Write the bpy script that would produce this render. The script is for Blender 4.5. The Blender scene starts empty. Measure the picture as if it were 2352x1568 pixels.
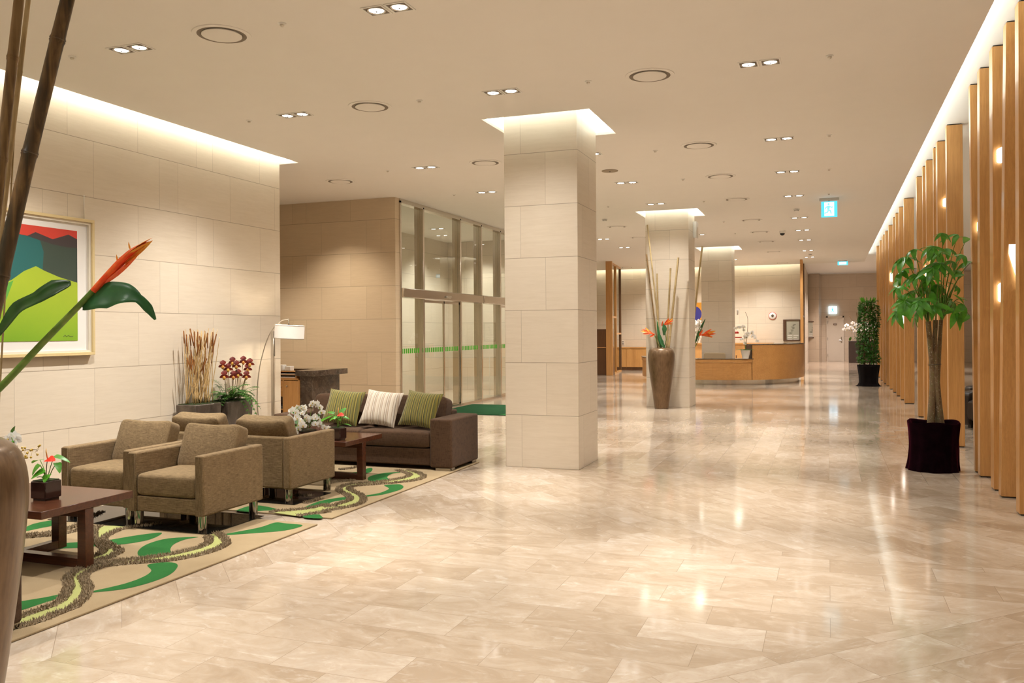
import bpy, bmesh, math, random
from math import sin, cos, pi, radians as R_, sqrt, atan2
from mathutils import Vector, Matrix, Euler
random.seed(7)
SC = bpy.context.scene
COL = SC.collection
V = Vector

# ------------------------------------------------------------------ camera model (a real 30 mm shift lens, 1.56 m above the floor)
FPX = 1959.794; YAW = .3548; PIT = .0019; ROLL = -.0067; SHY = -26.89; EYE = 1.56
_fw = V((-sin(YAW)*cos(PIT), cos(YAW)*cos(PIT), sin(PIT)))
_r0 = V((cos(YAW), sin(YAW), 0)); _u0 = _r0.cross(_fw)
_rt = _r0*cos(ROLL)+_u0*sin(ROLL); _up = _u0*cos(ROLL)-_r0*sin(ROLL)
CAMP = V((0, 0, EYE))
def ray(x, y): return _fw + _rt*((x-1176)/FPX) + _up*((784+SHY-y)/FPX)
def at_z(x, y, z=0.0):
    r = ray(x, y); return CAMP + r*((z-EYE)/r.z)
def at_X(x, y, X):
    r = ray(x, y); return CAMP + r*(X/r.x)
def at_Y(x, y, Y):
    r = ray(x, y); return CAMP + r*(Y/r.y)
def at_d(x, y, d): return CAMP + ray(x, y)*d

HC = 3.987      # dropped ceiling
HR = 4.253      # upper ceiling above the coves
XW = -7.28      # face of the long stone wall and of the entrance glazing

# ------------------------------------------------------------------ node helper
class NT:
    def __init__(s, name):
        s.m = bpy.data.materials.new(name); s.m.use_nodes = True
        s.t = s.m.node_tree; s.t.nodes.clear()
        s.out = s.t.nodes.new('ShaderNodeOutputMaterial')
    def n(s, typ, **kw):
        nd = s.t.nodes.new(typ)
        for k, v in kw.items(): setattr(nd, k, v)
        return nd
    def set(s, sock, v):
        if isinstance(v, bpy.types.NodeSocket): s.t.links.new(v, sock)
        else:
            if isinstance(v, (tuple, list)) and len(v) == 3 and sock.type == 'RGBA': v = (*v, 1)
            sock.default_value = v
    def coord(s, which='Object'): return s.n('ShaderNodeTexCoord').outputs[which]
    def mapping(s, vec, loc=(0,0,0), rot=(0,0,0), scale=(1,1,1)):
        nd = s.n('ShaderNodeMapping'); s.set(nd.inputs['Vector'], vec)
        nd.inputs['Location'].default_value = loc; nd.inputs['Rotation'].default_value = rot; nd.inputs['Scale'].default_value = scale
        return nd.outputs[0]
    def math(s, op, a, b=0.0, c=None, clamp=False):
        nd = s.n('ShaderNodeMath', operation=op); nd.use_clamp = clamp
        s.set(nd.inputs[0], a); s.set(nd.inputs[1], b)
        if c is not None: s.set(nd.inputs[2], c)
        return nd.outputs[0]
    def sep(s, vec):
        nd = s.n('ShaderNodeSeparateXYZ'); s.set(nd.inputs[0], vec); return nd.outputs
    def comb(s, x=0.0, y=0.0, z=0.0):
        nd = s.n('ShaderNodeCombineXYZ')
        for i, v in enumerate((x, y, z)): s.set(nd.inputs[i], v)
        return nd.outputs[0]
    def noise(s, vec, scale=5, detail=4, rough=.55, dist=0.0):
        nd = s.n('ShaderNodeTexNoise'); s.set(nd.inputs['Vector'], vec)
        for k, v in (('Scale', scale), ('Detail', detail), ('Roughness', rough), ('Distortion', dist)): nd.inputs[k].default_value = v
        return nd.outputs['Fac']
    def white(s, vec):
        nd = s.n('ShaderNodeTexWhiteNoise', noise_dimensions='3D'); s.set(nd.inputs['Vector'], vec); return nd.outputs['Value']
    def ramp(s, fac, stops, interp='LINEAR'):
        nd = s.n('ShaderNodeValToRGB'); s.set(nd.inputs[0], fac); cr = nd.color_ramp; cr.interpolation = interp
        while len(cr.elements) < len(stops): cr.elements.new(.5)
        for e, (p, c) in zip(cr.elements, stops):
            e.position = p; e.color = (*c, 1) if len(c) == 3 else c
        return nd.outputs[0]
    def mix(s, fac, a, b, blend='MIX'):
        nd = s.n('ShaderNodeMix', data_type='RGBA', blend_type=blend)
        s.set(nd.inputs[0], fac); s.set(nd.inputs[6], a); s.set(nd.inputs[7], b); return nd.outputs[2]
    def maprange(s, v, a, b, c, d):
        nd = s.n('ShaderNodeMapRange'); s.set(nd.inputs[0], v)
        for i, x in enumerate((a, b, c, d)): nd.inputs[i+1].default_value = x
        return nd.outputs[0]
    def bump(s, h, strength=.2, dist=.01):
        nd = s.n('ShaderNodeBump'); s.set(nd.inputs['Height'], h); nd.inputs['Strength'].default_value = strength; nd.inputs['Distance'].default_value = dist
        return nd.outputs[0]
    def bsdf(s, color, rough=.5, metal=0.0, spec=.5, bump=None, coat=0.0, sheen=0.0, trans=0.0, ior=1.5, emit=None, estr=0.0, sss=0.0):
        b = s.n('ShaderNodeBsdfPrincipled'); I = b.inputs
        s.set(I['Base Color'], color); s.set(I['Roughness'], rough); s.set(I['Metallic'], metal)
        I['Specular IOR Level'].default_value = spec; I['IOR'].default_value = ior
        I['Coat Weight'].default_value = coat; I['Coat Roughness'].default_value = .06
        I['Sheen Weight'].default_value = sheen; I['Transmission Weight'].default_value = trans
        if emit is not None: s.set(I['Emission Color'], emit); I['Emission Strength'].default_value = estr
        if bump is not None: s.set(I['Normal'], bump)
        s.t.links.new(b.outputs[0], s.out.inputs[0]); s.b = b
        return s.m

def plain(name, color, rough=.5, **kw): return NT(name).bsdf(color, rough, **kw)

M = {}
# ---- limestone cladding with 0.6 m courses; ax = which world axis runs along the wall
def stone(name, ax, off=0.0, col=((.66,.57,.45),(.765,.68,.56)), simple=None, par=0):
    t = NT(name); co = t.coord('Object'); x, y, z = t.sep(co)
    if ax == 'auto':
        nx, ny, nz = t.sep(t.n('ShaderNodeNewGeometry').outputs['Normal'])
        fy = t.math('GREATER_THAN', t.math('ABSOLUTE', ny), .5)
        u = t.math('ADD', t.math('MULTIPLY', x, fy), t.math('MULTIPLY', y, t.math('SUBTRACT', 1.0, fy)))
    else: u = x if ax == 'x' else y
    row = t.math('FLOOR', t.math('DIVIDE', z, .6))
    odd = t.math('MODULO', t.math('ADD', row, 20+par), 2.0)
    zz = t.math('SUBTRACT', z, t.math('MULTIPLY', row, .6))
    dz = t.math('MINIMUM', zz, t.math('SUBTRACT', .6, zz))
    if simple:
        jt = t.math('ADD', t.math('MULTIPLY', odd, simple[1]-simple[0]), simple[0])
        du = t.math('ABSOLUTE', t.math('SUBTRACT', u, jt)); idx = t.math('GREATER_THAN', u, jt)
    else:
        per = 2.2
        uu = t.math('ADD', t.math('ADD', u, off+440.0), t.math('MULTIPLY', odd, .62))
        k = t.math('FLOOR', t.math('DIVIDE', uu, per)); m = t.math('SUBTRACT', uu, t.math('MULTIPLY', k, per))
        du = t.math('MINIMUM', m, t.math('SUBTRACT', per, m))
        for j in (.95, 1.9): du = t.math('MINIMUM', du, t.math('ABSOLUTE', t.math('SUBTRACT', m, j)))
        idx = t.math('ADD', t.math('MULTIPLY', k, 3.0), t.math('ADD', t.math('GREATER_THAN', m, .95), t.math('GREATER_THAN', m, 1.9)))
    jz = t.maprange(dz, .0, .0042, 0.0, 1.0); ju = t.maprange(du, .0, .0030, .35, 1.0)
    joint = t.math('MINIMUM', jz, ju)
    rnd = t.white(t.comb(idx, row, 3.0))
    vec = t.comb(t.math('ADD', u, t.math('MULTIPLY', rnd, 37.0)), t.math('MULTIPLY', rnd, 11.0), z)
    n1 = t.noise(t.mapping(vec, scale=(1.1, 1, 13)), 2.2, 5, .6, .9)
    n2 = t.noise(t.mapping(vec, scale=(3.0, 1, 42)), 2.6, 3, .6, .4)
    n3 = t.noise(t.mapping(vec, scale=(60, 20, 60)), 3, 2)
    f = t.math('ADD', t.math('MULTIPLY', n1, .55), t.math('ADD', t.math('MULTIPLY', n2, .3), t.math('MULTIPLY', rnd, .22)))
    c = t.ramp(f, [(.28, col[0]), (.5, tuple((a+b)/2 for a, b in zip(*col))), (.78, col[1])])
    c = t.mix(t.math('MULTIPLY', n3, .12), c, (.55,.42,.28))
    c = t.mix(joint, (.20,.145,.09), c)
    return t.bsdf(c, .42, spec=.35, bump=t.bump(joint, .25, .004))
M['stone_y'] = stone('limestone_long_wall', 'y')
M['stone_x'] = stone('limestone_cross_wall', 'x', .35)
M['stone_tan'] = stone('limestone_alcove_wall', 'x', .35, ((.60,.475,.32),(.70,.57,.405)))
M['stone_far'] = stone('limestone_far_wall', 'x', .9, ((.68,.56,.43),(.78,.67,.54)))
M['stone_col'] = stone('limestone_column', 'auto', simple=(.2, .5))

# ---- polished marble floor, 0.6 x 0.3 slabs
def floor_mat(name, ang, off=(0,0)):
    t = NT(name); co = t.coord('Object')
    mp = t.mapping(co, rot=(0,0,ang), loc=(off[0], off[1], 0))
    br = t.n('ShaderNodeTexBrick', offset=.5, offset_frequency=2); t.set(br.inputs['Vector'], mp)
    I = br.inputs
    I['Scale'].default_value = 1; I['Brick Width'].default_value = .62; I['Row Height'].default_value = .31
    I['Mortar Size'].default_value = .0016; I['Mortar Smooth'].default_value = .2; I['Bias'].default_value = 0
    I['Color1'].default_value = (0,0,0,1); I['Color2'].default_value = (1,1,1,1); I['Mortar'].default_value = (.5,.5,.5,1)
    rnd = t.sep(br.outputs['Color'])[0]; mort = br.outputs['Fac']
    sh = t.comb(t.math('MULTIPLY', rnd, 23.0), t.math('MULTIPLY', rnd, 51.0), t.math('MULTIPLY', rnd, 9.0))
    va = t.n('ShaderNodeVectorMath', operation='ADD'); t.set(va.inputs[0], mp); t.set(va.inputs[1], sh); vec = va.outputs[0]
    n1 = t.noise(t.mapping(vec, scale=(1.5,2.6,1)), 2.2, 7, .66, .9)
    n2 = t.noise(t.mapping(vec, scale=(1.6,3.4,1), rot=(0,0,.3)), 2.4, 6, .68, 1.6)
    n3 = t.noise(vec, 38, 3)
    vein = t.maprange(n2, .56, .68, 0.0, 1.0)
    f = t.math('ADD', t.math('MULTIPLY', n1, .85), t.math('MULTIPLY', t.math('SUBTRACT', rnd, .5), .24))
    c = t.ramp(f, [(.28, (.40,.305,.215)), (.43, (.475,.378,.282)), (.56, (.525,.43,.335)), (.72, (.62,.54,.45))])
    c = t.mix(t.math('MULTIPLY', vein, .38), c, (.70,.63,.55))
    c = t.mix(t.math('MULTIPLY', t.maprange(n3, .52, .75, 0, 1), .25), c, (.44,.30,.19))
    c = t.mix(t.math('MULTIPLY', mort, .8), c, (.27,.20,.14))
    rg = t.maprange(n1, .3, .7, .07, .115)
    return t.bsdf(c, rg, spec=.5)
M['floor_b'] = floor_mat('marble_across', 0.0, (0, .04))
M['floor_a'] = floor_mat('marble_along', pi/2)
M['floor_d'] = floor_mat('marble_diagonal', pi/4)
M['floor_e'] = floor_mat('marble_diagonal_other', -pi/4)

def wood(name, c0, c1, axis='z', rough=.32, scale=1.0, coat=0.15):
    t = NT(name); co = t.coord('Object')
    sc = {'z': (26, 26, .9), 'x': (.9, 26, 26), 'y': (26, .9, 26)}[axis]
    mp = t.mapping(co, scale=tuple(a*scale for a in sc))
    n1 = t.noise(mp, 2.0, 4, .6, .3); n2 = t.noise(t.mapping(mp, scale=(4,4,3)), 3.0, 3, .6)
    n3 = t.noise(t.mapping(co, scale=tuple(a*.06*scale for a in sc)), 3.0, 2)
    f = t.math('ADD', t.math('MULTIPLY', n1, .5), t.math('ADD', t.math('MULTIPLY', n2, .32), t.math('MULTIPLY', n3, .22)))
    c = t.ramp(f, [(.32, c0), (.68, c1)])
    return t.bsdf(c, rough, spec=.5, coat=coat)
M['oak'] = wood('oak_veneer', (.45,.215,.066), (.68,.365,.128))
M['oak_h'] = wood('oak_veneer_level', (.45,.21,.062), (.66,.35,.118), 'x')
M['oak_dark'] = wood('dark_oak', (.10,.045,.018), (.17,.08,.035))
M['table_wood'] = wood('dark_mahogany', (.050,.017,.009), (.115,.036,.015), 'x', .24, coat=.08)

def fabric(name, c0, c1, axis='x', scale=1.0, sheen=.06, coarse=1.0):
    t = NT(name); co = t.coord('Object')
    s1 = {'x': (18, 360, 360), 'y': (360, 18, 360), 'z': (360, 360, 18)}[axis]
    s2 = {'x': (300, 60, 60), 'y': (60, 300, 60), 'z': (60, 60, 300)}[axis]
    n1 = t.noise(t.mapping(co, scale=tuple(a*scale for a in s1)), 1.0, 2, .6)
    n2 = t.noise(t.mapping(co, scale=tuple(a*scale*.7 for a in s2)), 1.0, 2, .6)
    n3 = t.noise(co, 9, 3)
    f = t.math('ADD', t.math('MULTIPLY', n1, .65), t.math('ADD', t.math('MULTIPLY', n2, .25*coarse), t.math('MULTIPLY', n3, .1)))
    c = t.ramp(f, [(.34, c0), (.66, c1)])
    return t.bsdf(c, .92, spec=.15, sheen=sheen, bump=t.bump(f, .35, .003))
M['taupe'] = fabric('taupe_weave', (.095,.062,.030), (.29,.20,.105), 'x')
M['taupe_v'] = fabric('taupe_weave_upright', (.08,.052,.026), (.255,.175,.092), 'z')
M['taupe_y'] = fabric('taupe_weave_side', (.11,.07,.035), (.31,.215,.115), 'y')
M['brown'] = fabric('brown_weave', (.016,.008,.0045), (.085,.047,.026), 'x', .8, coarse=2.2)

def striped(name, stops, n=9.0):
    t = NT(name); x, y, z = t.sep(t.coord('Generated'))
    w = t.math('MULTIPLY', x, n); k = t.math('FRACT', w)
    wob = t.noise(t.comb(t.math('MULTIPLY', x, 60.0), 0.0, 0.0), 4, 3)
    k2 = t.math('FRACT', t.math('ADD', k, t.math('MULTIPLY', wob, .5)))
    c = t.ramp(k2, stops, 'CONSTANT')
    fine = t.noise(t.mapping(t.coord('Generated'), scale=(300, 300, 300)), 1, 2)
    c = t.mix(t.math('MULTIPLY', fine, .25), c, (.08,.06,.03))
    return t.bsdf(c, .85, spec=.15, sheen=.3)
M['stripe_green'] = striped('green_striped_cotton', [(0,(.17,.145,.025)),(.16,(.06,.055,.02)),(.27,(.30,.24,.05)),(.42,(.02,.018,.012)),(.50,(.14,.14,.04)),(.66,(.24,.19,.03)),(.80,(.04,.04,.02)),(.88,(.20,.18,.06))], 6)
M['stripe_cream'] = striped('cream_striped_cotton', [(0,(.62,.54,.43)),(.28,(.33,.24,.18)),(.36,(.66,.59,.49)),(.54,(.20,.15,.12)),(.60,(.58,.49,.38)),(.76,(.40,.30,.23)),(.86,(.68,.62,.53))], 6)

M['ceiling'] = NT('ceiling_paint'); _t = M['ceiling']; M['ceiling'] = _t.bsdf(_t.mix(_t.noise(_t.coord(), 3, 3), (.80,.765,.715), (.83,.795,.745)), .85, spec=.2)
M['white_paint'] = plain('white_paint', (.86,.85,.82), .8, spec=.2)
M['cream_paint'] = plain('cream_paint', (.78,.70,.59), .5)
M['white_plastic'] = plain('white_plastic', (.80,.78,.74), .4)
M['vent_dark'] = plain('vent_shadow_gap', (.22,.18,.14), .8)
M['chrome'] = plain('chrome', (.36,.335,.31), .09, metal=1.0)
M['steel'] = plain('brushed_steel', (.70,.655,.59), .22, metal=1.0)
M['nickel'] = plain('satin_nickel', (.62,.58,.52), .28, metal=1.0)
M['chair_shade_black'] = plain('chair_shade_black', (.006,.006,.006), .03, spec=.6)
M['black'] = plain('black_rubber', (.012,.012,.012), .5)
M['dark_metal'] = plain('dark_metal', (.05,.045,.04), .4, metal=.6)

def glass(name, tint=(.93,.96,.93), k=1.0, rough=0.0):
    t = NT(name)
    fr = t.n('ShaderNodeFresnel'); fr.inputs['IOR'].default_value = 1.55
    bf = t.n('ShaderNodeNewGeometry').outputs['Backfacing']
    f = t.math('MULTIPLY', t.math('MULTIPLY', fr.outputs[0], k, clamp=True), t.math('SUBTRACT', 1.0, bf))
    tr = t.n('ShaderNodeBsdfTransparent'); tr.inputs[0].default_value = (*tint, 1)
    gl = t.n('ShaderNodeBsdfGlossy'); gl.inputs['Roughness'].default_value = rough
    mx = t.n('ShaderNodeMixShader'); t.set(mx.inputs[0], f)
    t.t.links.new(tr.outputs[0], mx.inputs[1]); t.t.links.new(gl.outputs[0], mx.inputs[2]); t.t.links.new(mx.outputs[0], t.out.inputs[0])
    return t.m
M['glass'] = glass('clear_glass', (.93,.955,.915), 1.45)
M['bowl_glass'] = glass('bowl_glass', (.80,.72,.70), 2.2)

def emit(name, col, s, sample=True):
    t = NT(name); e = t.n('ShaderNodeEmission'); t.set(e.inputs[0], col); e.inputs[1].default_value = s
    t.t.links.new(e.outputs[0], t.out.inputs[0])
    if not sample: t.m.cycles.emission_sampling = 'NONE'
    return t.m
M['lamp'] = emit('lamp_glow', (1,.96,.9), 14, False)
M['niche'] = emit('niche_glow', (1,.95,.86), 5)
M['exit_white'] = emit('exit_sign_white', (.80,.97,1.0), 1.35)
M['exit_cyan'] = emit('exit_sign_cyan', (.10,.62,.80), 1.2)
M['exit_far'] = emit('exit_sign_pale', (.62,.85,1.0), 2.2)

def leafmat(name, c0, c1, rough=.35, sc=14, back=(.25,.5,.03)):
    t = NT(name); n = t.noise(t.coord(), sc, 3)
    c = t.ramp(n, [(.3, c0), (.7, c1)])
    b = t.n('ShaderNodeBsdfPrincipled'); t.set(b.inputs['Base Color'], c); b.inputs['Roughness'].default_value = rough
    tl = t.n('ShaderNodeBsdfTranslucent'); t.set(tl.inputs[0], t.mix(.5, c, back))
    mx = t.n('ShaderNodeMixShader'); mx.inputs[0].default_value = .22
    t.t.links.new(b.outputs[0], mx.inputs[1]); t.t.links.new(tl.outputs[0], mx.inputs[2]); t.t.links.new(mx.outputs[0], t.out.inputs[0])
    return t.m
M['leaf'] = leafmat('money_tree_leaf', (.035,.185,.013), (.095,.39,.028))
M['leaf_dark'] = leafmat('dark_leaf', (.010,.048,.010), (.030,.115,.018))
M['leaf_helic'] = leafmat('heliconia_leaf', (.022,.105,.036), (.05,.19,.06), .4)
M['leaf_fern'] = leafmat('fern_frond', (.02,.09,.012), (.07,.21,.03))
M['leaf_bright'] = leafmat('bright_leaf', (.05,.24,.012), (.10,.38,.02))
M['hedge_leaf'] = leafmat('hedge_leaf', (.012,.070,.008), (.05,.20,.018), .45, 5)
def petal(name, c0, c1, rough=.5, sc=30):
    t = NT(name); return t.bsdf(t.ramp(t.noise(t.coord(), sc, 2), [(.35, c0), (.65, c1)]), rough, spec=.3)
M['petal_white'] = leafmat('white_petal', (.88,.86,.82), (.93,.92,.89), .5, 14, (.92,.90,.86))
M['petal_core'] = petal('orchid_throat', (.65,.42,.05), (.55,.40,.12))
M['petal_red'] = petal('slipper_red', (.095,.008,.007), (.22,.024,.010))
M['petal_yel'] = petal('slipper_lip', (.45,.16,.03), (.62,.38,.06))
M['helic_red'] = petal('heliconia_bract', (.85,.085,.02), (.92,.17,.03), .4)
M['helic_org'] = petal('heliconia_tip', (.86,.20,.02), (.86,.42,.05), .4)
M['anth_red'] = petal('anthurium_spathe', (.75,.02,.012), (.85,.05,.02), .25)
M['spadix'] = plain('spadix', (.80,.50,.18), .5)
M['stem_green'] = petal('green_stem', (.10,.20,.03), (.18,.26,.05))
M['stem_brown'] = petal('brown_stem', (.10,.06,.025), (.18,.10,.04))
M['straw'] = petal('straw_stem', (.50,.32,.13), (.66,.47,.22), .7)
M['cattail'] = petal('cattail_head', (.20,.075,.02), (.32,.13,.035), .9)
M['soil'] = petal('dark_soil', (.02,.03,.012), (.05,.07,.02), .95)

def bamboo_mat(name, c0, c1, c2):
    t = NT(name); co = t.coord('Object')
    n = t.noise(t.mapping(co, scale=(30,30,2.2)), 1.2, 4, .6, .6); n2 = t.noise(co, 6, 3)
    f = t.math('ADD', t.math('MULTIPLY', n, .65), t.math('MULTIPLY', n2, .35))
    return t.bsdf(t.ramp(f, [(.36, c0), (.5, c1), (.66, c2)]), .45)
M['bamboo_dark'] = bamboo_mat('dark_bamboo', (.030,.024,.010), (.085,.052,.022), (.25,.15,.06))
M['bamboo_brown'] = bamboo_mat('brown_bamboo', (.10,.055,.022), (.22,.135,.055), (.34,.22,.10))
M['bamboo_pale'] = bamboo_mat('pale_bamboo', (.26,.175,.075), (.42,.31,.15), (.52,.41,.22))

def vase_mat():
    t = NT('bronze_glaze'); co = t.coord('Object')
    n = t.noise(t.mapping(co, scale=(60,60,5)), 1.0, 4, .65, .3); n2 = t.noise(co, 7, 4)
    f = t.math('ADD', t.math('MULTIPLY', n, .6), t.math('MULTIPLY', n2, .4))
    return t.bsdf(t.ramp(f, [(.35, (.105,.060,.030)), (.65, (.20,.122,.062))]), t.maprange(n2, .3, .7, .28, .42), metal=.45, coat=.2)
M['vase'] = vase_mat()
def planter_mat():
    t = NT('grey_brown_glaze'); co = t.coord('Object')
    n = t.noise(t.mapping(co, scale=(3,3,1.6)), 1.6, 5, .6, 1.2); n2 = t.noise(co, 60, 2)
    f = t.math('ADD', t.math('MULTIPLY', n, .8), t.math('MULTIPLY', n2, .2))
    return t.bsdf(t.ramp(f, [(.32, (.028,.022,.018)), (.5, (.075,.055,.042)), (.7, (.145,.115,.088))]), .28, coat=.3)
M['planter'] = planter_mat()
M['ceramic_brown'] = plain('dark_brown_ceramic', (.028,.010,.008), .14, coat=.4)
M['ceramic_white'] = plain('white_ceramic', (.78,.76,.73), .2)
def velvet():
    t = NT('maroon_velvet'); n = t.noise(t.coord(), 8, 3)
    m = t.bsdf(t.ramp(n, [(.3, (.003,.0015,.002)), (.7, (.009,.003,.005))]), 1.0, spec=0.0, sheen=.55)
    t.b.inputs['Sheen Tint'].default_value = (.22,.03,.06,1); t.b.inputs['Sheen Roughness'].default_value = .35
    return m
M['velvet'] = velvet()
M['black_cloth'] = plain('black_cloth', (.008,.006,.006), 1.0, spec=0.0, sheen=.04)
def emperador():
    t = NT('dark_emperador_marble'); co = t.coord('Object')
    n = t.noise(co, 5, 6, .6, 1.2); v = t.noise(co, 3.2, 5, .65, 2.6)
    c = t.ramp(n, [(.3, (.032,.021,.015)), (.7, (.125,.083,.056))])
    vein = t.maprange(t.math('ABSOLUTE', t.math('SUBTRACT', v, .52)), 0, .008, 1, 0)
    c = t.mix(t.math('MULTIPLY', vein, .38), c, (.55,.45,.35))
    return t.bsdf(c, .14, coat=.2)
M['marble_dark'] = emperador()
def bark():
    t = NT('bark'); co = t.coord('Object'); n = t.noise(t.mapping(co, scale=(14,14,5)), 2, 5, .65); s = t.noise(co, 70, 2)
    c = t.ramp(n, [(.3, (.105,.068,.035)), (.5, (.20,.14,.078)), (.72, (.16,.15,.06))])
    c = t.mix(t.maprange(s, .63, .70, 0, .7), c, (.55,.50,.38))
    return t.bsdf(c, .85, bump=t.bump(n, .4, .006))
M['bark'] = bark()
def rugbase(name, c0, c1):
    t = NT(name); co = t.coord('Object'); n = t.noise(co, 420, 2); n2 = t.noise(co, 4, 3)
    f = t.math('ADD', t.math('MULTIPLY', n, .7), t.math('MULTIPLY', n2, .3))
    return t.bsdf(t.ramp(f, [(.32, c0), (.68, c1)]), .95, spec=.05, sheen=.0, bump=t.bump(n, .3, .003))
M['rug'] = rugbase('sand_wool', (.27,.195,.11), (.385,.295,.18))
M['rug_green'] = rugbase('green_wool', (.020,.098,.025), (.036,.155,.040))
M['rug_lime'] = rugbase('lime_wool', (.30,.31,.105), (.40,.41,.165))
M['shag'] = rugbase('shag_wool', (.15,.108,.062), (.40,.31,.20))
M['mat_green'] = rugbase('green_mat', (.010,.042,.016), (.022,.075,.03))
M['mat_light'] = rugbase('light_green_mat', (.03,.15,.035), (.06,.22,.06))
M['shade'] = NT('linen_shade'); _t = M['shade']; M['shade'] = _t.bsdf((.86,.82,.76), .8, spec=.1, emit=(1,.91,.80), estr=.22)
M['leather'] = plain('dark_leather', (.020,.013,.010), .38)
M['beige_leather'] = plain('beige_leather', (.55,.42,.26), .5)
M['red'] = plain('red_enamel', (.62,.03,.02), .35)

# ------------------------------------------------------------------ mesh builder
class MB:
    def __init__(s): s.v = []; s.f = []; s.mi = []; s.cur = 0
    def add(s, vs, fs):
        b = len(s.v); s.v += [tuple(v) for v in vs]; s.f += [tuple(i+b for i in f) for f in fs]; s.mi += [s.cur]*len(fs); return s
    def hexa(s, p):          # p: 4 bottom (ccw from above), 4 top
        return s.add(p, [(3,2,1,0), (4,5,6,7), (0,1,5,4), (1,2,6,5), (2,3,7,6), (3,0,4,7)])
    def box(s, x0, x1, y0, y1, z0, z1):
        return s.hexa([(x0,y0,z0),(x1,y0,z0),(x1,y1,z0),(x0,y1,z0),(x0,y0,z1),(x1,y0,z1),(x1,y1,z1),(x0,y1,z1)])
    def prism(s, poly, z0, z1):
        n = len(poly); vs = [(x,y,z0) for x, y in poly]+[(x,y,z1) for x, y in poly]
        return s.add(vs, [tuple(range(n-1,-1,-1)), tuple(range(n,2*n))]+[(i,(i+1)%n,n+(i+1)%n,n+i) for i in range(n)])
    def extr(s, pts, off):   # polygon of 3-D points extruded by a vector
        n = len(pts); off = V(off); vs = [V(p) for p in pts]+[V(p)+off for p in pts]
        return s.add(vs, [tuple(range(n-1,-1,-1)), tuple(range(n,2*n))]+[(i,(i+1)%n,n+(i+1)%n,n+i) for i in range(n)])
    def tube(s, pts, r, n=8, cap=True, sq=None):
        pts = [V(p) for p in pts]; m = len(pts); rs = r if isinstance(r, (list, tuple)) else [r]*m
        up = V((0,0,1)); vs = []; prev = None
        for i, p in enumerate(pts):
            t = (pts[min(i+1,m-1)]-pts[max(i-1,0)])
            t = t.normalized() if t.length > 1e-9 else V((0,0,1))
            if prev is None:
                a = t.cross(up);  a = V((1,0,0)) if a.length < 1e-3 else a.normalized()
            else:
                a = prev-t*prev.dot(t); a = a.normalized() if a.length > 1e-6 else prev
            prev = a; b = t.cross(a)
            for k in range(n):
                an = 2*pi*k/n; vs.append(p+(a*cos(an)+b*sin(an))*rs[i])
        fs = [(i*n+k, i*n+(k+1)%n, (i+1)*n+(k+1)%n, (i+1)*n+k) for i in range(m-1) for k in range(n)]
        if cap: fs += [tuple(range(n-1,-1,-1)), tuple((m-1)*n+k for k in range(n))]
        return s.add(vs, fs)
    def lathe(s, prof, n=32, c=(0,0,0), close=True):
        m = len(prof); vs = []
        for r, z in prof:
            for k in range(n):
                a = 2*pi*k/n; vs.append((c[0]+r*cos(a), c[1]+r*sin(a), c[2]+z))
        fs = [(i*n+k, i*n+(k+1)%n, (i+1)*n+(k+1)%n, (i+1)*n+k) for i in range(m-1) for k in range(n)]
        if close:
            if prof[0][0] > 1e-5: fs.append(tuple(range(n-1,-1,-1)))
            if prof[-1][0] > 1e-5: fs.append(tuple((m-1)*n+k for k in range(n)))
        return s.add(vs, fs)
    def grid(s, rows):
        m = len(rows); n = len(rows[0])
        return s.add([p for r in rows for p in r], [(i*n+k, i*n+k+1, (i+1)*n+k+1, (i+1)*n+k) for i in range(m-1) for k in range(n-1)])
    def ball(s, c, r, nu=8, nv=6, sc=(1,1,1)):
        prof = [(max(1e-4, sin(pi*j/nv)), -cos(pi*j/nv)) for j in range(nv+1)]; c = V(c); vs = []
        for a, z in prof:
            for k in range(nu): vs.append(c+V((a*cos(2*pi*k/nu)*r*sc[0], a*sin(2*pi*k/nu)*r*sc[1], z*r*sc[2])))
        return s.add(vs, [(i*nu+k, i*nu+(k+1)%nu, (i+1)*nu+(k+1)%nu, (i+1)*nu+k) for i in range(nv) for k in range(nu)])
    def leaf(s, base, d, up, L, W, bend=.2, fold=.15, n=6, shape=None):
        """one blade: starts at base, runs along d, droops against up, a shallow fold on the midrib"""
        d = V(d).normalized(); up = V(up); up = (up-d*up.dot(d)); up = up.normalized() if up.length > 1e-5 else V((0,1,0)); side = d.cross(up)
        rows = []
        for i in range(n+1):
            t = i/n; w = W*.5*(shape(t) if shape else max(.02, sin(pi*(t**.8))**.85)) 
            a = bend*t*1.6
            p = V(base)+d*(L*(t-.18*bend*t*t))-up*(L*bend*t*t)
            u2 = up*cos(a)+d*sin(a)
            rows.append([p-side*w+u2*(fold*w), p, p+side*w+u2*(fold*w)])
        return s.grid(rows)
    def obj(s, name, mat, parent=None, smooth=None, bevel=None, seg=2, sub=0, loc=None, solid=None):
        me = bpy.data.meshes.new(name); me.from_pydata(s.v, [], s.f)
        mats = mat if isinstance(mat, (list, tuple)) else [mat]
        for m in mats: me.materials.append(m)
        if len(mats) > 1: me.polygons.foreach_set('material_index', s.mi)
        me.validate(); me.update()
        o = bpy.data.objects.new(name, me); COL.objects.link(o)
        if parent is not None: o.parent = parent
        if loc is not None: o.location = loc
        if bevel:
            b = o.modifiers.new('b', 'BEVEL'); b.width = bevel; b.segments = seg; b.limit_method = 'ANGLE'; b.angle_limit = R_(40); b.harden_normals = False
            if smooth is None: smooth = 35
        if solid:
            q = o.modifiers.new('s', 'SOLIDIFY'); q.thickness = solid; q.offset = 0
        if sub:
            q = o.modifiers.new('u', 'SUBSURF'); q.levels = sub; q.render_levels = sub
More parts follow.
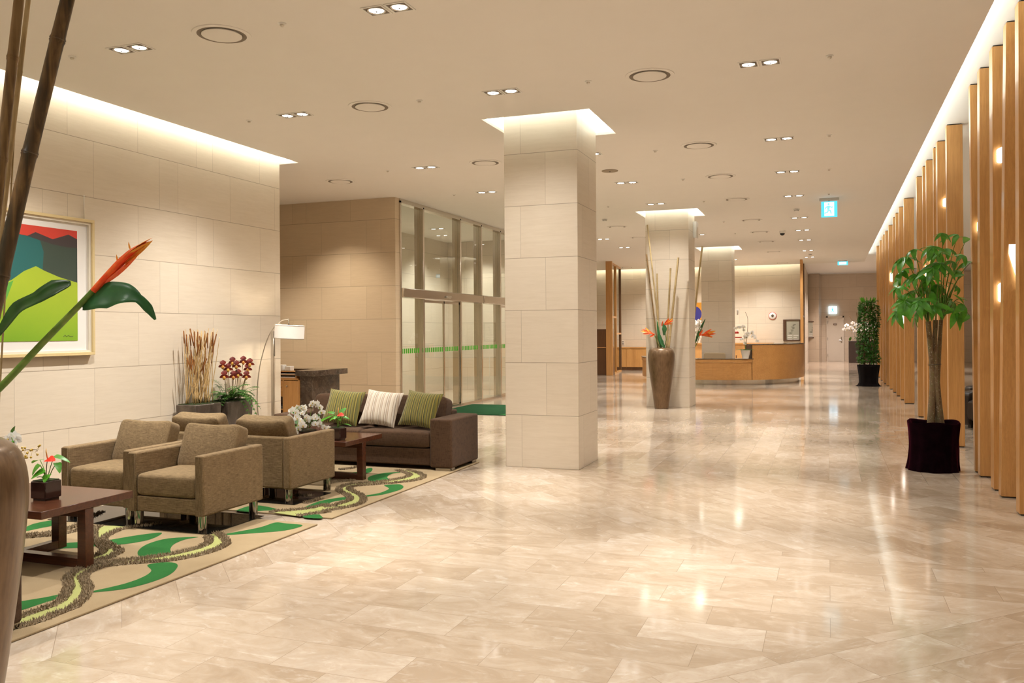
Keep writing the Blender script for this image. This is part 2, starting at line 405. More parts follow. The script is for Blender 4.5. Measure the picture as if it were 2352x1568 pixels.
        if smooth:
            me.polygons.foreach_set('use_smooth', [True]*len(me.polygons))
            if smooth < 180: me.set_sharp_from_angle(angle=R_(smooth))
            me.update()
        return o

def tag(o, label=None, cat=None, group=None, kind=None):
    if label: o['label'] = label
    if cat: o['category'] = cat
    if group: o['group'] = group
    if kind: o['kind'] = kind
    return o
def thing(name, label, cat, loc=(0,0,0), rz=0.0, group=None):
    o = bpy.data.objects.new(name, None); o.empty_display_size = .1; COL.objects.link(o)
    o.location = loc; o.rotation_euler = (0,0,rz)
    return tag(o, label, cat, group)
def struct(name, mb, mat, parent=None, **kw):
    o = mb.obj(name, mat, parent, **kw)
    if parent is None: o['kind'] = 'structure'
    return o
def group_struct(name, loc=(0,0,0)):
    o = bpy.data.objects.new(name, None); COL.objects.link(o); o.location = loc; o['kind'] = 'structure'; return o
def dup(root, loc=None, rz=None, label=None, group=None):
    def rec(o, par):
        c = o.copy(); COL.objects.link(c)
        if par is not None: c.parent = par
        for ch in list(o.children): rec(ch, c)
        return c
    kids = list(root.children); r = root.copy(); COL.objects.link(r)
    for ch in kids: rec(ch, r)
    if loc is not None: r.location = loc
    if rz is not None: r.rotation_euler = (0,0,rz)
    if label: r['label'] = label
    if group: r['group'] = group
    return r
ORD = ['nearest', 'second', 'third', 'fourth', 'fifth', 'sixth', 'seventh', 'eighth', 'ninth', 'tenth', 'eleventh', 'twelfth', 'thirteenth', 'fourteenth',
       'fifteenth', 'sixteenth', 'seventeenth', 'eighteenth', 'nineteenth', 'twentieth', 'twenty-first', 'twenty-second', 'twenty-third', 'twenty-fourth']

def sup(v, e): return (1 if v >= 0 else -1)*abs(v)**e
def superbox(w, d, h, e1=.3, e2=.18, nu=40, nv=16, c=(0,0,0), puff=0.0):
    mb = MB(); rows = []
    for j in range(nv+1):
        ph = -pi/2+pi*j/nv; cz = sup(sin(ph), e1); cr = max(1e-4, sup(cos(ph), e1)); row = []
        for k in range(nu):
            a = 2*pi*k/nu; x = sup(cos(a), e2)*cr; y = sup(sin(a), e2)*cr
            z = cz*(1+puff*(1-x*x)*(1-y*y))
            row.append((c[0]+x*w/2, c[1]+y*d/2, c[2]+z*h/2))
        rows.append(row)
    vs = [p for r in rows for p in r]
    fs = [(i*nu+k, i*nu+(k+1) % nu, (i+1)*nu+(k+1) % nu, (i+1)*nu+k) for i in range(nv) for k in range(nu)]
    return mb.add(vs, fs)
def pillow(w, h, t, n=18, pinch=.07):
    """scatter cushion standing in its own xz plane, thickness along y"""
    mb = MB()
    def P(u, v, sgn):
        x = u*w/2*(1-pinch*(1-v*v)*abs(u)); z = v*h/2*(1-pinch*(1-u*u)*abs(v))
        y = sgn*t/2*max(0.0, (1-abs(u)**2.6)*(1-abs(v)**2.6))**.55
        return (x, y, z)
    for sgn in (-1, 1):
        rows = [[P(-1+2*i/n, -1+2*j/n, sgn) for i in range(n+1)] for j in range(n+1)]
        if sgn > 0: rows = [r[::-1] for r in rows]
        mb.grid(rows)
    return mb
def smooth_path(pts, k=6):
    pts = [V(p) for p in pts]; out = []
    for i in range(len(pts)-1):
        p0 = pts[max(i-1,0)]; p1 = pts[i]; p2 = pts[i+1]; p3 = pts[min(i+2,len(pts)-1)]
        for j in range(k):
            t = j/k
            out.append(.5*((2*p1)+(p2-p0)*t+(2*p0-5*p1+4*p2-p3)*t*t+(3*p1-p0-3*p2+p3)*t**3))
    out.append(pts[-1]); return out

# ------------------------------------------------------------------ room shell
# floor: zones of slabs laid across, along and on the diagonal
def floor():
    mb = MB()
    def poly(pts, mi):
        mb.cur = mi; mb.add([(x, y, 0) for x, y in pts], [tuple(range(len(pts)))])
    S = lambda x: 4.53+.927*x          # diagonal seam in front of the camera:  y = S(x)
    Ya, Yb, xl = 6.28, 9.40, -3.53
    xs = (-8-4.53)/.927
    poly([(xl, S(xl)), (1.6, S(1.6)), (1.6, Ya), (xl, Ya)], 0)                      # slabs across
    poly([(xs, -8), (8, -8), (8, S(1.6)), (1.6, S(1.6)), (xl, S(xl))], 3)            # diagonal, near the camera
    poly([(1.6, S(1.6)), (8, S(1.6)), (8, Ya), (1.6, Ya)], 0)
    poly([(xl, Ya), (8, Ya), (8, Yb), (xl, Yb)], 2)                                  # diagonal band
    poly([(-13, -8), (xs, -8), (xl, S(xl)), (xl, Yb), (-13, Yb)], 2)
    poly([(-13, Yb), (8, Yb), (8, 46), (-13, 46)], 1)                                # slabs along the hall
    # thin slab sides so the floor is a solid
    mb.cur = 1
    mb.add([(-13,-8,-.1),(8,-8,-.1),(8,46,-.1),(-13,46,-.1)], [(3,2,1,0)])
    return struct('floor', mb, [M['floor_b'], M['floor_a'], M['floor_d'], M['floor_e']])
floor()

# columns
COLX = (-3.509, -2.630)
COLS = [(9.24, 10.07), (17.40, 18.22), (25.62, 26.44)]
for i, (a, b) in enumerate(COLS):
    o = MB().box(0, COLX[1]-COLX[0], 0, b-a, -.02, HR+.02).obj('column', M['stone_col'], bevel=.004, seg=1)
    o.location = (COLX[0], a, 0); o['kind'] = 'structure'

# ceilings
def slab_cells(xs, ys, solid, z0, z1):
    mb = MB(); nx, ny = len(xs)-1, len(ys)-1
    def sol(i, j): return 0 <= i < nx and 0 <= j < ny and solid((xs[i]+xs[i+1])/2, (ys[j]+ys[j+1])/2)
    for i in range(nx):
        for j in range(ny):
            if not sol(i, j): continue
            a, b, c, d = xs[i], xs[i+1], ys[j], ys[j+1]
            mb.add([(a,c,z0),(b,c,z0),(b,d,z0),(a,d,z0)], [(3,2,1,0)]); mb.add([(a,c,z1),(b,c,z1),(b,d,z1),(a,d,z1)], [(0,1,2,3)])
            if not sol(i-1, j): mb.add([(a,c,z0),(a,d,z0),(a,d,z1),(a,c,z1)], [(0,1,2,3)][::1])
            if not sol(i+1, j): mb.add([(b,c,z0),(b,d,z0),(b,d,z1),(b,c,z1)], [(3,2,1,0)])
            if not sol(i, j-1): mb.add([(a,c,z0),(b,c,z0),(b,c,z1),(a,c,z1)], [(3,2,1,0)])
            if not sol(i, j+1): mb.add([(a,d,z0),(b,d,z0),(b,d,z1),(a,d,z1)], [(0,1,2,3)])
    return mb
HOLES = [(-3.706, -2.433, 9.04, 10.30), (-3.68, -2.43, 17.22, 18.40), (-3.66, -2.42, 25.42, 26.64)]
CX = 1.12
def ceil_solid(x, y):
    for a, b, c, d in HOLES:
        if a < x < b and c < y < d: return False
    if x < -7.075 and x > -7.62 and y < 10.37: return False      # cove along the long wall
    if x < -7.62 and y < 10.37: return False
    if x > CX: return False
    return True
xs = sorted({-12.5, -7.62, -7.075, CX} | {h[k] for h in HOLES for k in (0, 1)})
ys = sorted({-8, 10.37, 33.34} | {h[k] for h in HOLES for k in (2, 3)})
ob = slab_cells(xs, ys, ceil_solid, HC, HC+.035)
ob.prism([(CX,-8),(1.150,-8),(1.172,7.16),(1.24,33.34),(CX,33.34)], HC, HC+.035)
struct('ceiling', ob, M['ceiling'])
cof = 1
for (a, b, c, d) in HOLES:
    g = .24; m = MB(); z0, z1 = HC+.035, HR
    m.box(a-g-.02, a-g, c-g-.02, d+g+.02, z0, z1); m.box(b+g, b+g+.02, c-g-.02, d+g+.02, z0, z1); m.box(a-g, b+g, c-g-.02, c-g, z0, z1); m.box(a-g, b+g, d+g, d+g+.02, z0, z1)
    struct('trim_%d' % cof, m, M['white_paint']); cof += 1
m = MB().box(-6.84, -6.82, -8, 10.62, HC+.035, HR); m.box(-7.9, -6.84, 10.60, 10.62, HC+.035, HR); struct('trim_%d' % cof, m, M['white_paint'])
struct('ceiling_upper', MB().box(-12.5, 8, -8, 46, HR, HR+.12), M['white_paint'])

# walls
struct('wall_left', MB().box(-7.62, XW, -8, 10.2, -.02, HR), M['stone_y'])
struct('wall_entrance', MB().box(-12.5, XW, 13.64, 13.80, -.02, HC+.03), M['stone_tan'])
struct('wall_alcove', MB().box(-12.5, -12.3, 10.0, 13.64, -.02, HC+.03), M['stone_y'])
struct('wall_alcove_front', MB().box(-12.5, -7.62, 9.9, 10.2, -.02, HR), M['stone_x'])
struct('wall_left_far', MB().box(-7.6, XW, 21.2, 25.2, -.02, HC+.03), M['stone_y'])
struct('wall_left_end', MB().box(-11.2, -11.0, 13.8, 46, -.02, HR), M['stone_y'])
struct('wall_reception', MB().box(-11.0, -.90, 33.55, 33.9, -.02, HR), M['stone_x'])
struct('wall_corridor', MB().box(-1.2, -.90, 33.9, 44.2, -.02, HR), M['stone_y'])
struct('wall_far', MB().prism([(-.9, 44.0), (-.42, 43.75), (-.30, 44.55), (8, 44.55), (8, 44.9), (-.9, 44.9)], -.02, HR), M['stone_far'])
struct('wall_right', MB().box(6.6, 6.9, -8, 44.6, -.02, HR), M['stone_y'])
struct('wall_back', MB().box(-12.5, 8, -8.2, -8, -.02, HR), M['stone_x'])

# entrance glazing: window_1 is the fixed screen, door_1 / door_2 the sliding leaves
w1 = group_struct('window_1')
MUL = [13.80, 14.76, 16.52, 17.68, 18.86, 20.05, 21.2]
fr = MB()
for y in (14.70, 16.45, 17.62, 18.80, 20.0): pass
for y in MUL[1:-1]: MB().box(XW-.17, XW+.02, y-.03, y+.03, 0, HC-.04).obj('mullion', M['steel'], w1, bevel=.004, seg=1)
for y in (MUL[0]+.025, MUL[-1]-.025): MB().box(XW-.10, XW+.02, y-.025, y+.025, 0, HC-.04).obj('jamb', M['steel'], w1)
MB().box(XW-.12, XW+.02, 13.80, 21.2, HC-.075, HC+.01).obj('head_rail', M['steel'], w1)
MB().box(XW-.09, XW+.015, 13.80, 21.2, 0, .05).obj('sill_rail', M['steel'], w1)
for a, b in zip(MUL[:-1], MUL[1:]):
    MB().box(XW-.055, XW-.045, a+.03, b-.03, 2.37, HC-.07).obj('upper_pane', M['glass'], w1)
for a, b in ((13.82, 14.72), (16.56, 17.64), (17.72, 18.82), (20.1, 21.18)):
    MB().box(XW-.055, XW-.045, a, b, .05, 2.2).obj('lower_pane', M['glass'], w1)
for a, b in ((13.82, 17.66), (17.70, 21.18)):
    hd = MB().box(XW-.12, XW+.075, a, b, 2.19, 2.365).obj('door_header', M['steel'], w1, bevel=.012)
    MB().box(XW+.075, XW+.115, (a+b)/2-.11, (a+b)/2+.11, 2.235, 2.285).obj('motion_sensor', M['nickel'], hd, bevel=.015)
def dashes(y0, y1, x, parent):
    mb = MB(); y = y0
    while y < y1-.05:
        mb.box(x, x+.002, y, y+.05, 1.165, 1.255); y += .083
    mb.obj('green_marking', M['sticker'], parent)
M['sticker'] = plain('green_film', (.06,.42,.012), .5)
dashes(13.86, 14.7, XW-.044, w1); dashes(16.60, 17.64, XW-.044, w1); dashes(17.78, 18.8, XW-.044, w1)
for k, (a, b, c, d) in enumerate(((14.80, 15.72, 15.72, 16.48), (18.9, 19.45, 19.45, 20.0))):
    dr = group_struct('door_%d' % (k+1))
    for (p, q) in ((a, b), (c, d)):
        g = MB().box(XW-.026, XW-.014, p+.02, q-.02, .06, 2.17).obj('leaf_pane', M['glass'], dr)
        f = MB(); f.box(XW-.035, XW-.005, p, p+.022, .03, 2.18); f.box(XW-.035, XW-.005, q-.022, q, .03, 2.18)
        f.box(XW-.035, XW-.005, p, q, .03, .08); f.box(XW-.035, XW-.005, p, q, 2.13, 2.18)
        f.obj('leaf_frame', M['steel'], dr)
        dashes(p+.06, q-.05, XW-.012, g)
# far side of the entrance lobby
struct('wall_lobby', MB().box(-9.9, -9.7, 13.8, 21.2, -.02, HC+.03), M['stone_y'])

# wall at the end of the entrance lobby
struct('wall_lobby_end', MB().box(-11.0, -7.6, 21.2, 21.4, -.02, HC+.03), M['stone_x'])

# back corridor door
d3 = group_struct('door_3')
dp = MB().box(-.02, .66, 44.50, 44.54, .005, 2.13).obj('door_leaf', M['cream_paint'], d3)
f = MB(); f.box(-.08, -.02, 44.47, 44.55, 0, 2.2); f.box(.66, .72, 44.47, 44.55, 0, 2.2); f.box(-.08, .72, 44.47, 44.55, 2.13, 2.2)
f.obj('door_frame', M['cream_paint'], d3)
hn = MB(); hn.box(.58, .63, 44.47, 44.5, .93, 1.19); hn.tube([(.605, 44.46, 1.03), (.50, 44.46, 1.03)], .012, 6); hn.tube([(.605, 44.5, 1.03), (.605, 44.455, 1.03)], .012, 6)
hn.obj('lever_handle', M['nickel'], dp)
for z in (.3, 1.1, 1.9): MB().box(-.04, -.005, 44.46, 44.5, z-.06, z+.06).obj('hinge', M['nickel'], d3)
pl = MB().box(.24, .40, 44.485, 44.5, 1.76, 1.84).obj('door_plate', M['oak_dark'], dp)
bars = MB()
for x in (.27, .31, .35): bars.box(x, x+.022, 44.482, 44.4855, 1.785, 1.815)
bars.obj('plate_lettering', M['white_plastic'], pl)

# ------------------------------------------------------------------ ceiling fixtures
def downlight(label, x, y, on=True):
    t = thing('ceiling_downlight', label, 'ceiling light', (x, y, HC), 0, 'twin recessed ceiling downlights')
    return t
proto_dl = None
DLX = {-5.55: 'over the lounge side', -3.08: 'in line with the columns', -.57: 'beside the slatted screen'}
DLY = [5.68, 8.07, 11.36, 13.77, 16.30, 19.53, 22.0, 24.45, 27.75, 30.3]
def make_dl():
    t = thing('ceiling_downlight', 'x', 'ceiling light', (0, 0, HC), 0, 'twin recessed ceiling downlights')
    for sx in (-.097, .097):
        f = MB()
        a, b = .09, .076
        for (x0, x1, y0, y1) in ((-a, a, -a, -b), (-a, a, b, a), (-a, -b, -b, b), (b, a, -b, b)): f.box(sx+x0, sx+x1, y0, y1, -.006, 0.0)
        f.obj('trim_frame', M['white_plastic'], t)
        MB().box(sx-b, sx+b, -b, b, -.0015, -.0005).obj('housing', M['vent_dark'], t)
        MB().lathe([(.066, -.002), (.070, -.006), (.064, -.010), (.058, -.005)], 24, (sx, 0, 0), close=False).obj('reflector_ring', M['nickel'], t, smooth=60)
        MB().lathe([(.056, -.003), (.04, -.007), (.0001, -.009)], 24, (sx, 0, 0), close=False).obj('lamp_face', M['lamp'], t, smooth=60)
        MB().lathe([(.008, -.008), (.007, -.016), (.0001, -.017)], 10, (sx, 0, 0), close=False).obj('lamp_cap', M['dark_metal'], t)
    return t
proto_dl = make_dl(); first = True
def put_dl(x, y, label):
    global first
    if first:
        proto_dl.location = (x, y, HC); proto_dl['label'] = label; first = False; return proto_dl
    return dup(proto_dl, (x, y, HC), None, label)
DL = []
for x, nm in DLX.items():
    for i, y in enumerate(DLY):
        if x > -5 and x < -1 and i in (7,): continue
        if x < -5 and i == 8: continue
        lab = 'twin square recessed downlight %s, %s of its line' % (nm, ORD[i])
        put_dl(x, y, lab); DL.append((x, y))
for x, y, lab in ((-8.6, 15.4, 'twin recessed downlight inside the glazed entrance, nearer one'), (-8.6, 18.2, 'twin recessed downlight inside the glazed entrance, farther one')):
    put_dl(x, y, lab); pass

def make_vent():
    t = thing('ceiling_vent', 'x', 'air vent', (0, 0, HC), 0, 'round ceiling air diffusers')
    MB().lathe([(.232, 0.0), (.230, -.006), (.205, -.012), (.188, -.006)], 48, close=False).obj('outer_ring', M['ceiling'], t, smooth=50)
    MB().lathe([(.196, -.0085), (.150, -.0012)], 48, close=False).obj('throat', M['vent_dark'], t)
    MB().lathe([(.150, -.003), (.158, -.006), (.158, -.013), (.150, -.016), (.0001, -.018)], 48, close=False).obj('centre_disc', M['ceiling'], t, smooth=50)
    return t
pv = make_vent(); fv = True
VEN = [(-4.60, DLY[i], 'round white air diffuser in the lounge side line of vents, %s' % ORD[k]) for k, i in enumerate((0, 1, 2, 5, 6))]
VEN += [(-1.575, DLY[i], 'round white air diffuser in the line of vents right of the columns, %s' % ORD[k]) for k, i in enumerate(range(1, 9))]
VEN += [(-7.32, 11.88, 'round white air diffuser above the stone corner before the entrance'), (-7.23, 32.28, 'round air diffuser above the reception back counter'), (-1.54, 32.43, 'round air diffuser above the reception wall frame')]
for x, y, lab in VEN:
    if fv: pv.location = (x, y, HC); pv['label'] = lab; fv = False
    else: dup(pv, (x, y, HC), None, lab)
t = thing('ceiling_speaker', 'small round taupe ceiling speaker beside the nearest column', 'speaker', (-3.09, 12.66, HC))
MB().lathe([(.125, 0), (.123, -.008), (.11, -.010), (.0001, -.012)], 36, close=False).obj('grille', plain('taupe_grille', (.30,.24,.17), .8), t, smooth=50)
MB().lathe([(.012, -.011), (.010, -.018), (.0001, -.019)], 10, close=False).obj('centre_boss', M['dark_metal'], t)

SPX = {-6.18: 'the lounge wall line', -4.0: 'the lounge middle line', -2.17: 'the line past the columns', .03: 'the line by the slatted screen'}
SPY = {-6.18: (5.66, 8.09, 11.36, 13.78), -4.0: (5.65, 8.05, 16.24), -2.17: (8.04, 11.47, 13.8, 16.28, 19.52, 22.01), .03: (8.08, 11.36, 13.79, 16.27, 19.5)}
ps = None
for x, ysl in SPY.items():
    for i, y in enumerate(ysl):
        lab = 'small ceiling sprinkler head in %s, %s' % (SPX[x], ORD[i])
        if ps is None:
            ps = thing('ceiling_sprinkler', lab, 'sprinkler', (x, y, HC), 0, 'ceiling sprinklers')
            MB().lathe([(.034, 0), (.032, -.006), (.016, -.010), (.0001, -.011)], 20, close=False).obj('escutcheon', M['white_plastic'], ps, smooth=50)
            MB().lathe([(.016, -.010), (.017, -.022), (.010, -.028), (.0001, -.029)], 14, close=False).obj('nozzle', M['nickel'], ps, smooth=50)
        else: dup(ps, (x, y, HC), None, lab)
for k, (x, y, lab) in enumerate(((-.58, 18.13, 'white smoke detector between two downlights near the exit sign'), (-4.54, 18.1, 'white smoke detector above the lounge side, behind the nearest column'), (-.52, 29.08, 'white smoke detector far down the hall by the reception'))):
    t = thing('smoke_detector', lab, 'smoke detector', (x, y, HC), 0)
    MB().lathe([(.062, 0), (.060, -.018), (.045, -.022), (.042, -.045), (.0001, -.048)], 24, close=False).obj('detector_body', M['white_plastic'], t, smooth=40)
    MB().lathe([(.046, -.022), (.046, -.030)], 24, close=False).obj('sensor_slot', M['vent_dark'], t)
t = thing('ceiling_camera', 'small ceiling security camera with a dark dome', 'camera', (-1.04, 21.99, HC))
MB().lathe([(.07, 0), (.07, -.05), (.062, -.062)], 24, close=False).obj('camera_base', M['white_plastic'], t, smooth=40)
MB().ball((0, 0, -.062), .058, 18, 12, (1, 1, .95)).obj('camera_dome', M['black'], t, smooth=180)

# exit signs
def runner(mb, x0, z0, s, y):
    def P(pts, th=.0012): mb.extr([(x0+a*s, y, z0+b*s) for a, b in pts], (0, -th, 0))
    P([(.46+.07*cos(k*pi/4), .84+.07*sin(k*pi/4)) for k in range(8)])
    P([(.36,.72),(.52,.74),(.56,.66),(.50,.46),(.38,.44),(.36,.56)])
    P([(.50,.72),(.66,.64),(.78,.66),(.77,.60),(.64,.57),(.54,.62)])
    P([(.38,.72),(.24,.62),(.20,.48),(.26,.47),(.30,.58),(.40,.64)])
    P([(.48,.48),(.62,.38),(.66,.16),(.59,.15),(.55,.32),(.42,.42)])
    P([(.40,.46),(.36,.30),(.18,.24),(.19,.17),(.42,.24),(.48,.40)])
t = thing('exit_sign', 'glowing pale blue running man exit sign hanging from the ceiling', 'exit sign', (.035, 16.87, 3.64))
MB().box(-.14, .14, -.03, .03, 0, .285).obj('sign_case', M['exit_cyan'], t)
MB().box(-.085, .085, -.034, -.031, .015, .27).obj('sign_face', M['exit_white'], t)
mb = MB(); runner(mb, -.13, .015, .26, -.035); mb.obj('running_figure', emit('exit_figure', (.25,.72,.86), 1.1), t)
MB().box(-.17, .17, -.045, .045, .30, .347).obj('mounting_plate', M['nickel'], t)
MB().tube([(0, 0, .28), (0, 0, .31)], .02, 8).obj('hanger', M['nickel'], t)
t = thing('exit_sign', 'small far glowing exit sign under the end of the ceiling', 'exit sign', (.50, 32.3, 3.82))
MB().box(-.17, .17, -.03, .03, 0, .13).obj('sign_case', M['exit_cyan'], t); MB().box(-.12, .12, -.034, -.031, .02, .11).obj('sign_face', M['exit_white'], t)
MB().box(-.14, .14, -.04, .04, .13, .167).obj('mounting_plate', M['nickel'], t)
t = thing('exit_sign', 'square pale glowing exit sign on the wall over the corridor door', 'exit sign', (.22, 44.5, 2.32))
MB().box(-.19, .19, -.03, .03, 0, .36).obj('sign_case', M['exit_far'], t)
mb = MB(); runner(mb, -.15, .03, .30, -.032); mb.obj('running_figure', M['exit_cyan'], t)

# ------------------------------------------------------------------ rugs
RZ = .014
def ribbon(path, w, z):
    rows = []
    for i, p in enumerate(path):
        t = (path[min(i+1, len(path)-1)]-path[max(i-1, 0)]); t.z = 0; t.normalize(); s = V((-t.y, t.x, 0))
        rows.append([p+s*w/2+V((0,0,z)), p-s*w/2+V((0,0,z))])
    return rows
def tufts(paths, w, z, dens=13000, h=.022):
    mb = MB(); rnd = random.Random(3)
    for path in paths:
        mb.grid(ribbon(path, w*.8, .004))
        for a, b in zip(path[:-1], path[1:]):
            d = b-a; L = d.length
            if L < 1e-5: continue
            s = V((-d.y, d.x, 0)).normalized()
            for k in range(max(1, int(dens*L*w))):
                p = a+d*rnd.random()+s*(rnd.random()-.5)*w; p.z = z
                an = rnd.random()*2*pi; q = V((cos(an), sin(an), 0))*.0052
                tip = p+V((rnd.gauss(0, .008), rnd.gauss(0, .008), h*(.55+.6*rnd.random())))
                q2 = V((-q.y, q.x, 0))
                mb.add([p-q, p+q, p+q2*1.6, tip], [(0,1,3), (1,2,3), (2,0,3)])
    return mb
def px3(l, sc, x0, y0): return [at_z(x/sc+x0, y/sc+y0, RZ) for x, y in l]
def shape_poly(mb, pts, z, k=4):
    p = smooth_path(pts+[pts[0]], k)[:-1]
    mb.add([(q.x, q.y, z) for q in p], [tuple(range(len(p)))])
def make_rug(label, rect, greens, limes, shags):
    t = thing('rug', label, 'rug', (0, 0, 0), 0, None)
    x0, x1, y0, y1 = rect
    b = MB().box(x0, x1, y0, y1, .001, RZ); b.obj('rug_base', M['rug'], t, bevel=.004)
    for s in greens:
        g = MB(); shape_poly(g, s, RZ+.0012); g.obj('green_swirl', M['rug_green'], t)
    for (pa, pb) in limes:
        l = MB()
        A = smooth_path(pa, 5); B = smooth_path(pb, 5); n = 40
        def samp(P, u):
            f = u*(len(P)-1); i = min(int(f), len(P)-2); return P[i].lerp(P[i+1], f-i)
        l.grid([[samp(A, i/n)+V((0,0,.0025)), samp(B, i/n)+V((0,0,.0025))] for i in range(n+1)])
        l.obj('lime_band', M['rug_lime'], t)
    sh = tufts([smooth_path(s, 5) for s in shags], .066, RZ)
    tag(sh.obj('shag_border', M['shag'], t), kind='stuff')
    return t
z3 = lambda l: px3(l, 3.336, 0, 900)
z7 = lambda l: px3(l, 3.266, 0, 1000)
z6 = lambda l: px3(l, 5.6, 700, 1050)
z4 = lambda l: px3(l, 8.71, 540, 1040)
shA1 = z7([(128,1370),(300,1310),(420,1265),(490,1200),(515,1130),(510,1080),(560,1020)])+z3([(700,1335),(900,1298),(1100,1278),(1300,1248),(1450,1215),(1560,1180),(1605,1140),(1590,1108)])
shA2 = z7([(128,1440),(300,1390),(430,1335),(560,1285),(645,1195),(655,1130),(625,1075),(650,1035)])+z3([(760,1345),(900,1322),(1100,1305),(1300,1290),(1500,1255),(1650,1210),(1735,1160),(1700,1110),(1655,1078)])
shB1 = z3([(140,1100),(400,1078),(560,1035),(640,1000),(700,960),(790,920)])
shB2 = z3([(140,1118),(300,1108),(460,1090),(600,1060),(680,1040)])
shC1 = z3([(760,1030),(720,1060),(715,1120),(750,1165),(800,1205),(770,1240),(700,1265),(600,1285)])
shC2 = z3([(1240,1012),(1100,1030),(950,1048),(850,1085),(790,1130),(840,1172),(912,1215),(880,1250),(790,1282),(700,1305)])
greensA = [z3([(140,1080),(250,1012),(470,975),(465,1010),(300,1045)]), z3([(135,1238),(300,1185),(600,1150),(720,1165),(700,1188),(400,1205)]),
 z3([(820,1137),(1050,1098),(1240,1078),(1150,1130),(960,1165),(850,1167)]), z3([(1070,1270),(1056,1222),(1130,1165),(1290,1122),(1520,1110),(1420,1130),(1335,1165),(1305,1205),(1310,1242),(1190,1268)]),
 z3([(690,1530),(950,1470),(1100,1415),(1160,1368),(1130,1325),(1250,1305),(1340,1310),(1360,1340),(1300,1400),(1150,1460),(950,1510),(720,1535)]),
 z3([(1625,1105),(1850,1065),(2000,1035),(2110,1000),(2200,1008),(2320,1022),(2180,1062),(1900,1085),(1700,1100)]), z7([(128,1248),(330,1215),(475,1188),(440,1218),(300,1265),(128,1315)])]
RUG1 = make_rug('sand wool rug with green swirls under the nearer pair of armchairs', (-6.75, -3.885, 2.45, 5.93), greensA, [(shA1, shA2), (shC1[:], shC2[:])], [shA1, shA2, shB1, shB2, shC1, shC2])
shD1 = z4([(730,1195),(850,1165),(1150,1150),(1500,1110),(1800,1040)])+z6([(300,640),(480,590),(585,545),(545,490),(440,430),(470,385),(600,345),(900,325),(1200,283),(1335,245),(1330,212),(1190,168)])
shD2 = z4([(1250,1265),(1500,1225),(1900,1175)])+z6([(250,695),(500,650),(680,610),(758,550),(720,490),(620,440),(570,400),(650,370),(900,350),(1200,325),(1400,300),(1525,260),(1480,212),(1330,165)])
shE = z6([(270,345),(380,320),(480,300)]); shE2 = z6([(450,318),(560,302),(640,305)])
shF = z4([(1180,850),(1350,855),(1530,870)]); shG = z4([(1400,1010),(1560,960),(1720,915)]); shH = z6([(440,160),(560,150),(690,122)]); shI = z6([(390,205),(430,210),(460,215)])
greensB = [z6([(0,640),(120,590),(230,555),(400,525),(540,512),(540,540),(350,575),(260,630),(120,650),(0,662)]), z6([(745,495),(950,462),(1060,420),(1078,395),(1020,360),(1130,350),(1230,350),(1270,380),(1220,420),(1000,480),(800,505)]),
 z6([(808,270),(850,240),(1000,205),(1180,190),(1230,195),(1110,215),(1060,255),(1078,290),(900,312),(825,300)]), z6([(190,735),(222,785),(0,775),(0,742)]), z6([(520,208),(720,180),(810,140),(870,143),(845,190),(720,215)]), z4([(0,1155),(380,1045),(840,1128),(440,1165),(410,1195)])]
RUG2 = make_rug('sand wool rug with green swirls under the brown sofa', (-6.75, -3.90, 6.16, 9.38), greensB, [(shD1, shD2)], [shD1, shD2, shE, shE2, shF, shG, shH, shI])

# ------------------------------------------------------------------ armchairs
def make_armchair(label):
    t = thing('armchair', label, 'armchair', (0, 0, 0), 0, 'taupe armchairs in the lounge')
    for s in (-1, 1):
        MB().box(min(s*.375, s*.293), max(s*.375, s*.293), -.375, .375, .125, .600).obj('arm', M['taupe_y'], t, bevel=.018, seg=3)
        MB().box(min(s*.366, s*.300), max(s*.366, s*.300), -.3785, -.372, .13, .592).obj('arm_front', M['taupe_v'], t, bevel=.006)
    MB().box(-.2925, .2925, .275, .362, .13, .596).obj('back', M['taupe'], t, bevel=.016, seg=3)
    MB().box(-.2925, .2925, -.362, .275, .13, .255).obj('front_rail', M['taupe'], t, bevel=.012)
    superbox(.583, .62, .19, .28, .10, 56, 20, (0, -.065, .345), .06).obj('seat_cushion', M['taupe'], t, smooth=180)
    c = superbox(.57, .145, .41, .24, .16, 56, 20, (0, 0, 0), .0)
    for i, (x, y, z) in enumerate(c.v):
        k = max(0, 1-(x/.285)**2)*max(0, 1-(z/.21)**2)
        sag = -.022*(1-(x/.285)**2)*max(0, z/.21)
        c.v[i] = (x, y*(1+.42*k), z+sag)
    q = Matrix.Rotation(R_(-20), 4, 'X')
    c.v = [tuple(q @ V(p)+V((0, .190, .580))) for p in c.v]
    c.obj('back_cushion', M['taupe'], t, smooth=180)
    for sx in (-1, 1):
        for sy in (-1, 1):
            MB().lathe([(.036, 0), (.036, .128)], 20, (sx*.315, sy*.315, 0)).obj('leg', M['chrome'], t, smooth=50)
    return t
ch = make_armchair('taupe armchair nearest the camera, facing the coffee table with the white orchid')
ch.location = (-4.905, 5.72, RZ)
dup(ch, (-5.70, 5.80, RZ), 0, 'taupe armchair by the stone wall, beside the nearest armchair and facing the coffee table')
dup(ch, (-4.935, 6.90, RZ), pi, 'taupe armchair facing the brown sofa, its back to the nearest armchair')
dup(ch, (-5.73, 6.95, RZ), pi, 'taupe armchair facing the brown sofa, on the planter side, only its cushion top showing')
for lab, (x0, x1, y0, y1) in (('glossy floor plate painted with chair shade under the pair of armchairs nearest the camera', (-6.12, -4.47, 5.33, 6.02)), ('glossy floor plate painted with chair shade under the pair of armchairs facing the sofa', (-6.15, -4.50, 6.50, 7.10))):
    o = MB().box(x0, x1, y0, y1, RZ+.003, RZ+.007).obj('shade_floor_plate', M['chair_shade_black'])  # thin plate; its black colour stands for the shade under the chairs
    tag(o, lab, 'floor plate', 'floor plates painted with chair shade')

